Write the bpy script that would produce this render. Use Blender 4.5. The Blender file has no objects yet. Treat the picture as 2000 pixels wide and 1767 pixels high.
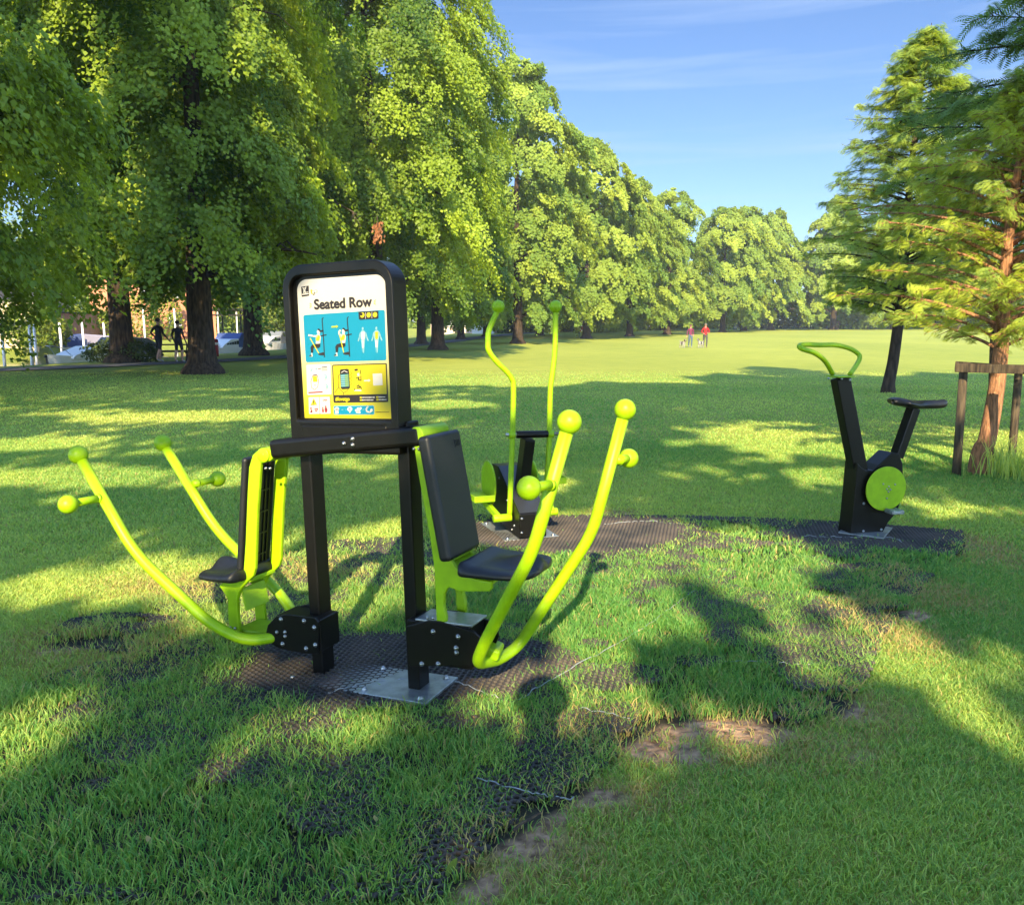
import bpy, bmesh, math, random
import numpy as np
from mathutils import Vector, Matrix, Quaternion

# ---------------------------------------------------------------- camera, world, sun, exposure
F_PX, HOR, CAM_H = 1640.0, 631.0, 1.5          # focal length in photo pixels, horizon row, eye height
PITCH = math.atan((883.5 - HOR) / F_PX)
SC = bpy.context.scene
COL = SC.collection
cam = bpy.data.cameras.new("camera")
cam.sensor_width = 36.0
cam.lens = F_PX / 2000.0 * 36.0
cam.clip_start, cam.clip_end = 0.05, 3000.0
camo = bpy.data.objects.new("camera", cam)
COL.objects.link(camo)
camo.location = (0, 0, CAM_H)
camo.rotation_euler = (math.pi / 2 - PITCH, 0, 0)
SC.camera = camo

SUN_EL = math.radians(29.5)
LDIR = Vector((0.05, 1.0, -math.tan(SUN_EL))).normalized()   # the way sunlight travels
KX, KY = LDIR.x / -LDIR.z, LDIR.y / -LDIR.z                    # ground shift of a shadow per metre of height
sun = bpy.data.lights.new("sun", 'SUN')
sun.energy = 5.0
sun.angle = math.radians(0.53)
sun.color = (1.0, 0.82, 0.50)
suno = bpy.data.objects.new("sun", sun)
COL.objects.link(suno)
suno.rotation_euler = LDIR.to_track_quat('-Z', 'Y').to_euler()

world = bpy.data.worlds.new("World")
SC.world = world
world.use_nodes = True
wn, wl = world.node_tree.nodes, world.node_tree.links
wn.clear()
w_out = wn.new('ShaderNodeOutputWorld')
w_bg = wn.new('ShaderNodeBackground')
w_sky = wn.new('ShaderNodeTexSky')
w_sky.sky_type = 'NISHITA'
w_sky.sun_disc = False
w_sky.sun_elevation = SUN_EL
w_sky.sun_rotation = math.pi + 0.05
w_sky.air_density, w_sky.dust_density, w_sky.ozone_density = 1.0, 0.35, 1.6
w_bg.inputs['Strength'].default_value = 0.15
w_tc = wn.new('ShaderNodeTexCoord')
w_map = wn.new('ShaderNodeMapping')
w_map.inputs['Scale'].default_value = (1.6, 1.6, 22.0)
w_map.inputs['Rotation'].default_value = (0.0, 0.10, 0.3)
w_map.inputs['Location'].default_value = (2.3, 0.4, 1.7)
w_noi = wn.new('ShaderNodeTexNoise')
w_noi.inputs['Scale'].default_value = 1.5
w_noi.inputs['Detail'].default_value = 5.0
w_noi.inputs['Distortion'].default_value = 0.4
w_rmp = wn.new('ShaderNodeValToRGB')
w_rmp.color_ramp.elements[0].position = 0.51
w_rmp.color_ramp.elements[0].color = (0, 0, 0, 1)
w_rmp.color_ramp.elements[1].position = 0.80
w_rmp.color_ramp.elements[1].color = (0.7, 0.7, 0.7, 1)
w_mix = wn.new('ShaderNodeMixRGB')
w_mix.inputs['Color2'].default_value = (6.0, 6.4, 7.0, 1)
wl.new(w_tc.outputs['Generated'], w_map.inputs['Vector'])
wl.new(w_map.outputs[0], w_noi.inputs['Vector'])
wl.new(w_noi.outputs['Fac'], w_rmp.inputs[0])
wl.new(w_rmp.outputs[0], w_mix.inputs['Fac'])
wl.new(w_sky.outputs[0], w_mix.inputs['Color1'])
# sky dimmed ahead of the camera, boosted overhead and sunward as added fill light
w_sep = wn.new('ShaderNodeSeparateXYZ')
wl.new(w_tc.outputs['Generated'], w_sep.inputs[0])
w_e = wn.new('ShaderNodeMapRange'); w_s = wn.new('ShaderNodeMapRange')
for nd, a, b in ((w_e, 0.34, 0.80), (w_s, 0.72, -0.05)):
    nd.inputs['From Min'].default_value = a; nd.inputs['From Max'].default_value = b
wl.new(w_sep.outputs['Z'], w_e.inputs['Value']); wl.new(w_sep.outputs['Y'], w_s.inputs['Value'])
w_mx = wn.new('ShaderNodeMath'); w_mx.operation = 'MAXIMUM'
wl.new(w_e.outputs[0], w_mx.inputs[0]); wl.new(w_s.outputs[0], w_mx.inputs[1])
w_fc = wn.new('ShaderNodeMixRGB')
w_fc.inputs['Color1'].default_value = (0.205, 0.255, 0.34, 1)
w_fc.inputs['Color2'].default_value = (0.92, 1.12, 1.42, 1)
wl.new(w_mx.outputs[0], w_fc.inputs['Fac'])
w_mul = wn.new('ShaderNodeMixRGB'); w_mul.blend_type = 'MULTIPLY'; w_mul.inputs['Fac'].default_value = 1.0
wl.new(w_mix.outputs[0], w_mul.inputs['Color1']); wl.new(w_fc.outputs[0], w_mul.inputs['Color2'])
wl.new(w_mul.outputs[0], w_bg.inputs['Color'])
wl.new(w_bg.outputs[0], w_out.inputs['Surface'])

SC.render.engine = 'CYCLES'
SC.view_settings.view_transform = 'Standard'
SC.view_settings.look = 'None'
SC.view_settings.exposure = 1.7
SC.view_settings.gamma = 1.0
SC.cycles.max_bounces = 6
SC.cycles.transparent_max_bounces = 8
SC.cycles.sample_clamp_indirect = 4.0

# ---------------------------------------------------------------- helpers
rnd = random.Random(7)
RS = np.random.RandomState

def pix(P):                                  # world point -> photo pixel
    X, Y, Z = P[0], P[1], P[2] - CAM_H
    c, s = math.cos(PITCH), math.sin(PITCH)
    dep = Y * c - Z * s
    return 1000 + F_PX * X / dep, 883.5 - F_PX * (Y * s + Z * c) / dep

def gnd(px, py, z=0.0):                      # where the sight line meets height z
    a = math.atan((py - 883.5) / F_PX) + PITCH
    D = (CAM_H - z) / math.tan(a)
    dep = D * math.cos(PITCH) + (CAM_H - z) * math.sin(PITCH)
    return Vector(((px - 1000) / F_PX * dep, D, z))

def at(px, py, D):                           # point at forward distance D on a sight line
    u, v = (px - 1000) / F_PX, (883.5 - py) / F_PX
    c, s = math.cos(PITCH), math.sin(PITCH)
    k = D / (c + v * s)
    return Vector((u * k, D, CAM_H + k * (v * c - s)))

def smooth01(a, b, x):
    t = np.clip((x - a) / (b - a), 0, 1)
    return t * t * (3 - 2 * t)

def river_edge(y):
    return -19.0 + (y - 36) * 0.13

def terrain(x, y):
    x = np.asarray(x, float); y = np.asarray(y, float)
    z = -0.28 * smooth01(15, 52, y) + 0.60 * smooth01(60, 165, y)
    e = river_edge(y)
    z = z - 1.5 * smooth01(0.0, 2.2, e - x) * (1 - smooth01(17, 20, e - x))
    return z

def tz(x, y):
    return float(terrain(x, y))

class Noise2:                                # cheap smooth value noise from random sines
    def __init__(self, seed, n=14, f0=0.4, f1=3.0):
        r = RS(seed)
        self.a = r.uniform(0, 2 * np.pi, n)
        f = np.exp(r.uniform(np.log(f0), np.log(f1), n))
        self.kx, self.ky = f * np.cos(self.a), f * np.sin(self.a)
        self.p = r.uniform(0, 2 * np.pi, n)
        self.w = 1 / np.sqrt(f); self.w /= self.w.sum()
    def __call__(self, x, y):
        x = np.asarray(x)[..., None]; y = np.asarray(y)[..., None]
        return (np.sin(x * self.kx * 2 + y * self.ky * 2 + self.p) * self.w).sum(-1) * 2.2

# ---- materials
def mat(name, col, rough=0.6, metal=0.0, spec=0.5, var=0.0, vscale=8.0, bump=0.0, bscale=60.0,
        col2=None, coat=0.0, trans=None, tint=None, stretch=None, twig=None):
    m = bpy.data.materials.new(name)
    m.use_nodes = True
    n, l = m.node_tree.nodes, m.node_tree.links
    b = n['Principled BSDF']
    b.inputs['Base Color'].default_value = (*col, 1)
    b.inputs['Roughness'].default_value = rough
    b.inputs['Metallic'].default_value = metal
    b.inputs['Specular IOR Level'].default_value = spec
    b.inputs['Coat Weight'].default_value = coat
    b.inputs['Coat Roughness'].default_value = 0.08
    src = None
    tc = n.new('ShaderNodeTexCoord')
    vec = tc.outputs['Object']
    if stretch:
        mp = n.new('ShaderNodeMapping'); mp.inputs['Scale'].default_value = stretch
        l.new(vec, mp.inputs['Vector']); vec = mp.outputs[0]
    if var > 0 or col2:
        no = n.new('ShaderNodeTexNoise')
        no.inputs['Scale'].default_value = vscale
        no.inputs['Detail'].default_value = 6
        l.new(vec, no.inputs['Vector'])
        rp = n.new('ShaderNodeValToRGB')
        c2 = col2 or tuple(c * (1 - var) for c in col)
        rp.color_ramp.elements[0].position = 0.36
        rp.color_ramp.elements[1].position = 0.64
        rp.color_ramp.elements[0].color = (*c2, 1)
        rp.color_ramp.elements[1].color = (*col, 1)
        l.new(no.outputs['Fac'], rp.inputs[0])
        src = rp.outputs[0]
    if tint:                                   # per-leaf variation between two colours
        at_ = n.new('ShaderNodeAttribute'); at_.attribute_name = 'tint'
        mx = n.new('ShaderNodeMixRGB')
        mx.inputs['Color1'].default_value = (*col, 1)
        mx.inputs['Color2'].default_value = (*tint, 1)
        l.new(at_.outputs['Fac'], mx.inputs['Fac'])
        src = mx.outputs[0]
    if src:
        l.new(src, b.inputs['Base Color'])
    if bump > 0:
        nb = n.new('ShaderNodeTexNoise')
        nb.inputs['Scale'].default_value = bscale
        nb.inputs['Detail'].default_value = 5
        l.new(vec, nb.inputs['Vector'])
        bp = n.new('ShaderNodeBump')
        bp.inputs['Strength'].default_value = bump
        bp.inputs['Distance'].default_value = 0.02
        l.new(nb.outputs['Fac'], bp.inputs['Height'])
        l.new(bp.outputs[0], b.inputs['Normal'])
    if trans:
        tr = n.new('ShaderNodeBsdfTranslucent')
        ms = n.new('ShaderNodeMixShader')
        ms.inputs[0].default_value = trans
        gm = n.new('ShaderNodeMixRGB'); gm.blend_type = 'MULTIPLY'; gm.inputs['Fac'].default_value = 1
        gm.inputs['Color2'].default_value = (1.5, 1.35, 0.6, 1)
        if src: l.new(src, gm.inputs['Color1'])
        else: gm.inputs['Color1'].default_value = (*col, 1)
        l.new(gm.outputs[0], tr.inputs['Color'])
        l.new(b.outputs[0], ms.inputs[1]); l.new(tr.outputs[0], ms.inputs[2])
        l.new(ms.outputs[0], n['Material Output'].inputs['Surface'])
    return m

M = {}
M['black'] = mat('black_paint', (0.0045, 0.0040, 0.0035), 0.33, spec=0.22, var=0.25, vscale=30, bump=0.05, bscale=400)
M['lime'] = mat('lime_paint', (0.245, 0.42, 0.003), 0.42, spec=0.28, var=0.16, vscale=22, bump=0.03, bscale=300)
M['rubber'] = mat('moulded_seat_rubber', (0.008, 0.008, 0.009), 0.42, spec=0.4, bump=0.12, bscale=500, var=0.3, vscale=40)
M['steel'] = mat('galvanised_steel', (0.42, 0.44, 0.45), 0.34, 0.7, var=0.4, vscale=18, bump=0.1, bscale=80)
M['bolt'] = mat('bolt_steel', (0.38, 0.38, 0.38), 0.32, 1.0)
M['mat'] = mat('black_mat_rubber', (0.024, 0.022, 0.021), 0.62, spec=0.35, col2=(0.066, 0.053, 0.044), vscale=3.5, bump=0.2, bscale=120)
M['wood'] = mat('weathered_wood', (0.095, 0.07, 0.045), 0.85, spec=0.2, col2=(0.028, 0.022, 0.018), vscale=5, bump=0.5, bscale=30, stretch=(8, 8, 1))
M['bark'] = mat('lime_bark', (0.065, 0.046, 0.032), 0.95, spec=0.1, col2=(0.020, 0.015, 0.012), vscale=5, bump=1.0, bscale=12, stretch=(3, 3, 0.7))
M['redbark'] = mat('peeling_red_bark', (0.42, 0.20, 0.105), 0.9, spec=0.1, col2=(0.16, 0.085, 0.05), vscale=9, bump=1.0, bscale=25, stretch=(6, 6, 0.8))
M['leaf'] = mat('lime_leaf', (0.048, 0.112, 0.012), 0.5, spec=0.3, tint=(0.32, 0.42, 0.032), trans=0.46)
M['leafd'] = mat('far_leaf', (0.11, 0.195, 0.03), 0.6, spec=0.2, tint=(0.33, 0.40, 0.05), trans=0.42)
M['frond'] = mat('feathery_frond', (0.13, 0.235, 0.06), 0.6, spec=0.2, tint=(0.44, 0.50, 0.05), trans=0.45)
M['bush'] = mat('bush_leaf', (0.10, 0.16, 0.02), 0.6, spec=0.2, tint=(0.26, 0.29, 0.03), trans=0.35)
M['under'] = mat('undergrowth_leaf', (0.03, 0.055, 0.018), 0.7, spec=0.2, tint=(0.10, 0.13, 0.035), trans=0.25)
M['blade'] = mat('grass_blade', (0.115, 0.30, 0.070), 0.5, spec=0.3, tint=(0.62, 0.68, 0.17), trans=0.50)
M['dry'] = mat('dry_grass_blade', (0.42, 0.32, 0.13), 0.7, spec=0.2, tint=(0.30, 0.27, 0.08), trans=0.25)
M['skin'] = mat('skin', (0.30, 0.17, 0.115), 0.55, var=0.1)
M['string'] = mat('nylon_tie', (0.26, 0.28, 0.29), 0.5)
M['asphalt'] = mat('path_asphalt', (0.075, 0.072, 0.07), 0.9, var=0.3, vscale=3, bump=0.4, bscale=60)

def flat(name, col, rough=0.45):
    if name not in M:
        col = tuple(c * 0.42 for c in col)
        M[name] = mat(name, col, rough, spec=0.35, var=0.04, vscale=6)
    return M[name]

# ---- object helpers
def tag(o, label=None, cat=None, group=None, kind=None):
    if label: o['label'] = label
    if cat: o['category'] = cat
    if group: o['group'] = group
    if kind: o['kind'] = kind
    return o

def empty(name, loc=(0, 0, 0), rot=None, label=None, cat=None, group=None):
    o = bpy.data.objects.new(name, None)
    COL.objects.link(o)
    o.location = loc
    o.empty_display_size = 0.2
    if rot is not None: o.rotation_euler = rot
    return tag(o, label, cat, group)

class MB:
    def __init__(self):
        self.v, self.f, self.m, self.mats, self.sm = [], [], [], [], []
    def mi(self, m):
        if m not in self.mats: self.mats.append(m)
        return self.mats.index(m)
    def add(self, vs, fs, m, smooth=False):
        o = len(self.v); k = self.mi(m)
        self.v += [tuple(x) for x in vs]
        for f in fs:
            self.f.append([i + o for i in f]); self.m.append(k); self.sm.append(smooth)
        return self
    def box(self, c, s, m, R=None):
        c = Vector(c); hx, hy, hz = s[0] / 2, s[1] / 2, s[2] / 2
        vs = [Vector((x, y, z)) for x in (-hx, hx) for y in (-hy, hy) for z in (-hz, hz)]
        if R is not None: vs = [R @ v for v in vs]
        return self.add([v + c for v in vs], [(0, 1, 3, 2), (4, 6, 7, 5), (0, 4, 5, 1), (2, 3, 7, 6), (0, 2, 6, 4), (1, 5, 7, 3)], m)
    def beam(self, a, b, w, h, m, up=(0, 0, 1)):       # box from a to b
        a, b = Vector(a), Vector(b); d = (b - a)
        L = d.length; d.normalize(); upv = Vector(up)
        s = d.cross(upv)
        if s.length < 1e-4: s = d.cross(Vector((0, 1, 0)))
        s.normalize(); u = s.cross(d)
        R = Matrix((s, d, u)).transposed()
        return self.box((a + b) / 2, (w, L, h), m, R)
    def prism(self, poly, y0, y1, m, axis='y'):          # poly of (x, z), pushed from y0 to y1
        n = len(poly)
        area = sum(poly[i][0] * poly[(i + 1) % n][1] - poly[(i + 1) % n][0] * poly[i][1] for i in range(n))
        if area < 0: poly = poly[::-1]
        if axis == 'y':
            vs = [(p[0], y0, p[1]) for p in poly] + [(p[0], y1, p[1]) for p in poly]
        elif axis == 'x':
            vs = [(y0, -p[0], p[1]) for p in poly] + [(y1, -p[0], p[1]) for p in poly]
            poly = poly
        else:
            vs = [(p[0], p[1], y1) for p in poly] + [(p[0], p[1], y0) for p in poly]
        fs = [list(range(n)), list(range(2 * n - 1, n - 1, -1))]
        fs += [(i + n, (i + 1) % n + n, (i + 1) % n, i) for i in range(n)]
        return self.add(vs, fs, m)
    def tube(self, pts, rad, m, n=10, cap=True, smooth=True):
        pts = [Vector(p) for p in pts]
        if not hasattr(rad, '__len__'): rad = [rad] * len(pts)
        vs, fs = [], []
        t0 = (pts[1] - pts[0]).normalized()
        a = t0.orthogonal().normalized()
        for i, p in enumerate(pts):
            if i == 0: t = t0
            elif i == len(pts) - 1: t = (pts[i] - pts[i - 1]).normalized()
            else: t = ((pts[i] - pts[i - 1]).normalized() + (pts[i + 1] - pts[i]).normalized()).normalized()
            a = (a - t * a.dot(t)).normalized(); b = t.cross(a)
            for k in range(n):
                an = 2 * math.pi * k / n
                vs.append(p + (a * math.cos(an) + b * math.sin(an)) * rad[i])
        for i in range(len(pts) - 1):
            for k in range(n):
                k2 = (k + 1) % n
                fs.append((i * n + k, i * n + k2, (i + 1) * n + k2, (i + 1) * n + k))
        if cap:
            fs.append(list(range(n))[::-1]); fs.append([(len(pts) - 1) * n + k for k in range(n)])
        return self.add(vs, fs, m, smooth)
    def ball(self, c, r, m, nu=28, nv=18, sc=(1, 1, 1), R=None):
        c = Vector(c); vs = [Vector((0, 0, r * sc[2]))]
        for j in range(1, nv):
            th = math.pi * j / nv
            for i in range(nu):
                ph = 2 * math.pi * i / nu
                vs.append(Vector((r * sc[0] * math.sin(th) * math.cos(ph), r * sc[1] * math.sin(th) * math.sin(ph), r * sc[2] * math.cos(th))))
        vs.append(Vector((0, 0, -r * sc[2])))
        if R is not None: vs = [R @ v for v in vs]
        fs = [(0, 1 + i, 1 + (i + 1) % nu) for i in range(nu)]
        for j in range(nv - 2):
            for i in range(nu):
                a, b = 1 + j * nu + i, 1 + j * nu + (i + 1) % nu
                fs.append((a, a + nu, b + nu, b))
        l = len(vs) - 1; o = 1 + (nv - 2) * nu
        fs += [(o + (i + 1) % nu, o + i, l) for i in range(nu)]
        return self.add([v + c for v in vs], fs, m, True)
    def build(self, name, parent=None, bevel=0.0, sub=0, seg=2):
        me = bpy.data.meshes.new(name)
        me.from_pydata([tuple(v) for v in self.v], [], self.f)
        for m in self.mats: me.materials.append(m)
        me.polygons.foreach_set('material_index', self.m)
        me.polygons.foreach_set('use_smooth', self.sm)
        me.update()
        o = bpy.data.objects.new(name, me)
        COL.objects.link(o)
        if parent: o.parent = parent
        if bevel:
            bv = o.modifiers.new('bevel', 'BEVEL'); bv.width = bevel; bv.segments = seg
            bv.limit_method = 'ANGLE'; bv.angle_limit = math.radians(35); bv.harden_normals = False
        if sub:
            s = o.modifiers.new('sub', 'SUBSURF'); s.levels = sub; s.render_levels = sub
        return o

def smooth_path(pts, k=6):                     # Catmull-Rom
    P = [Vector(p) for p in pts]; P = [2 * P[0] - P[1]] + P + [2 * P[-1] - P[-2]]
    out = []
    for i in range(1, len(P) - 2):
        for s in range(k):
            t = s / k
            a, b, c, d = P[i - 1], P[i], P[i + 1], P[i + 2]
            out.append(0.5 * ((2 * b) + (c - a) * t + (2 * a - 5 * b + 4 * c - d) * t * t + (3 * b - a - 3 * c + d) * t ** 3))
    out.append(P[-2])
    return out

def bent_path(pts, r=0.06, k=6):                # straight runs with rounded corners
    P = [Vector(p) for p in pts]; out = [P[0]]
    for i in range(1, len(P) - 1):
        a, b, c = P[i - 1], P[i], P[i + 1]
        d1, d2 = (a - b), (c - b)
        q = min(r, d1.length * 0.45, d2.length * 0.45)
        s, e = b + d1.normalized() * q, b + d2.normalized() * q
        for j in range(k + 1):
            t = j / k
            out.append(s * (1 - t) ** 2 + b * 2 * t * (1 - t) + e * t * t)
    out.append(P[-1])
    return out

def copy_tree(o, parent=None):
    c = o.copy(); COL.objects.link(c)
    if parent: c.parent = parent
    for ch in o.children: copy_tree(ch, c)
    return c

class Frame:                                    # a thing's own axes, with sight-line solving inside them
    def __init__(self, loc, yaw, roll=0.0, pit=0.0):
        self.t = Vector(loc)
        cy, sy, cr, sr, cp, sp = math.cos(yaw), math.sin(yaw), math.cos(roll), math.sin(roll), math.cos(pit), math.sin(pit)
        Rz = Matrix(((cy, -sy, 0), (sy, cy, 0), (0, 0, 1)))
        Ry = Matrix(((cr, 0, -sr), (0, 1, 0), (sr, 0, cr)))
        Rx = Matrix(((1, 0, 0), (0, cp, -sp), (0, sp, cp)))
        self.M = Ry @ Rx @ Rz
        self.Mi = self.M.inverted()
    def euler(self): return self.M.to_euler()
    def s(self, px, py, val, axis=1):            # the point of the sight line where local axis == val
        o = self.Mi @ (Vector((0, 0, CAM_H)) - self.t)
        d = self.Mi @ (at(px, py, 1.0) - Vector((0, 0, CAM_H)))
        k = (val - o[axis]) / d[axis]
        return o + d * k
    def xz(self, px, py, y):
        p = self.s(px, py, y); return (p.x, p.z)

def quads_object(name, V, F, mats, mi=None, tint=None, parent=None, smooth=False):
    """V (n,3), F (m,k) numpy -> mesh object"""
    me = bpy.data.meshes.new(name)
    m, k = F.shape
    me.vertices.add(len(V)); me.vertices.foreach_set('co', np.ascontiguousarray(V, dtype=np.float32).ravel())
    me.loops.add(m * k); me.loops.foreach_set('vertex_index', np.ascontiguousarray(F, dtype=np.int32).ravel())
    me.polygons.add(m); me.polygons.foreach_set('loop_start', np.arange(0, m * k, k, dtype=np.int32))
    for x in mats: me.materials.append(x)
    if mi is not None: me.polygons.foreach_set('material_index', np.asarray(mi, dtype=np.int32))
    if smooth: me.polygons.foreach_set('use_smooth', np.ones(m, dtype=bool))
    me.update(calc_edges=True)
    if tint is not None:
        a = me.attributes.new('tint', 'FLOAT', 'FACE'); a.data.foreach_set('value', np.asarray(tint, dtype=np.float32))
    o = bpy.data.objects.new(name, me); COL.objects.link(o)
    if parent: o.parent = parent
    return o

# ---------------------------------------------------------------- ground, river, path
MATPX = [(-700, 1767), (860, 1767), (930, 1690), (1010, 1625), (1120, 1560), (1210, 1480), (1262, 1425), (1400, 1400), (1560, 1418),
         (1640, 1395), (1700, 1330), (1728, 1250), (1790, 1170), (1830, 1120), (1885, 1075), (1880, 1040), (1560, 1018), (1330, 1012),
         (940, 1008), (900, 1050), (600, 1062), (480, 1110), (300, 1165), (110, 1205), (90, 1260), (270, 1285), (0, 1345), (-700, 1500)]
MATPOLY = np.array([tuple(gnd(px, py))[:2] for px, py in MATPX])

def in_poly(x, y, poly):
    x = np.asarray(x); y = np.asarray(y)
    r = np.zeros(x.shape, bool); n = len(poly)
    for i in range(n):
        x0, y0 = poly[i]; x1, y1 = poly[(i + 1) % n]
        if y0 == y1: continue
        c = ((y0 > y) != (y1 > y)) & (x < (x1 - x0) * (y - y0) / (y1 - y0) + x0)
        r ^= c
    return r

def ell(px, py, rx, ry):                         # photo ellipse -> ellipse lying on the ground
    c = gnd(px, py); a = gnd(px + rx, py); t, b = gnd(px, py - ry), gnd(px, py + ry)
    return (c.x, (t.y + b.y) / 2, abs(a.x - c.x), abs(t.y - b.y) / 2)

def ell_mask(E_, x, y, soft=0.35):
    m = np.zeros(np.shape(x))
    for e in E_:
        w = e[4] if len(e) > 4 else 1.0
        d = np.sqrt(((x - e[0]) / e[2]) ** 2 + ((y - e[1]) / e[3]) ** 2)
        m = np.maximum(m, w * (1 - smooth01(1 - soft, 1 + soft, d)))
    return m

SOIL = [ell(*a) for a in [(1300, 1468, 80, 36), (1400, 1425, 160, 22), (1500, 1440, 110, 20), (1010, 1655, 80, 36), (925, 1740, 80, 42),
                          (1180, 1560, 60, 20), (1640, 1385, 50, 26), (1760, 1205, 50, 18), (190, 1262, 100, 20), (1690, 1480, 60, 14), (1050, 1600, 50, 25)]]
DRY = [ell(*a) for a in [(1400, 1455, 300, 60), (1000, 1670, 180, 70), (1740, 1230, 90, 60), (1820, 1160, 80, 50), (180, 1275, 190, 50), (560, 1120, 160, 25),
                         (1690, 1400, 90, 50), (360, 1150, 160, 30), (1900, 1070, 70, 40), (1200, 1560, 120, 40), (1210, 1003, 60, 6)]]
BARE = [ell(*a) for a in [(760, 1312, 290, 68), (1110, 1047, 215, 34), (1705, 1050, 160, 28), (1010, 1300, 130, 45), (235, 1222, 110, 18), (1180, 1330, 120, 30)]]
BARE[-1] = BARE[-1] + (0.3,); BARE[-2] = BARE[-2] + (0.35,); BARE[-3] = BARE[-3] + (0.7,); BARE[2] = BARE[2] + (0.62,)
N1, N2, N3 = Noise2(3, 16, 0.6, 6), Noise2(5, 18, 3, 18), Noise2(9, 12, 0.15, 1.2)

def soilmask(x, y):
    return np.clip(ell_mask(SOIL, x, y, 0.7) * 1.25 + 0.8 * N2(x, y) + 0.3 * N2(x * 3, y * 3) - 0.35, 0, 1) * (ell_mask(SOIL, x, y, 0.7) > 0.02)
def drymask(x, y):
    return np.clip(ell_mask(DRY, x, y, 0.6) * 0.9 + 0.3 * N2(x + 9, y), 0, 1) * (ell_mask(DRY, x, y, 0.6) > 0.02)
def baremask(x, y):
    return np.clip(ell_mask(BARE, x, y, 0.22) * 1.15 + 0.28 * N2(x + 3, y + 5) * (ell_mask(BARE, x, y, 0.3) > 0), 0, 1)

def axis(cuts):
    out = []
    for a, b, s in cuts: out += list(np.arange(a, b, s))
    return np.array(out + [cuts[-1][1]])
gx = axis([(-700, -100, 60), (-100, -46, 3), (-46, -14, 0.8), (-14, -4.2, 0.7), (-4.2, 4.6, 0.07), (4.6, 20, 1.1), (20, 100, 5), (100, 700, 60)])
gy = axis([(-400, -40, 60), (-40, 0, 5), (0, 1.6, 0.4), (1.6, 8.0, 0.07), (8, 70, 1.0), (70, 240, 3), (240, 1500, 90)])
GX, GY = np.meshgrid(gx, gy)
GZ = terrain(GX, GY) + 0.006 * N1(GX, GY) * (np.abs(GX) < 30)
inm = in_poly(GX, GY, MATPOLY)
GZ = GZ - 0.006 * inm
nx, ny = len(gx), len(gy)
idx = np.arange(nx * ny).reshape(ny, nx)
F = np.stack([idx[:-1, :-1], idx[:-1, 1:], idx[1:, 1:], idx[1:, :-1]], -1).reshape(-1, 4)
ground = quads_object('ground', np.stack([GX, GY, GZ], -1).reshape(-1, 3), F, [], smooth=True)
tag(ground, 'mown grass park lawn stretching to the far tree line', 'ground', kind='structure')
for nm, arr in (('soil', soilmask(GX, GY)), ('dry', drymask(GX, GY)), ('rub', inm * 1.0)):
    a = ground.data.attributes.new(nm, 'FLOAT', 'POINT'); a.data.foreach_set('value', arr.astype(np.float32).ravel())

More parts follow.
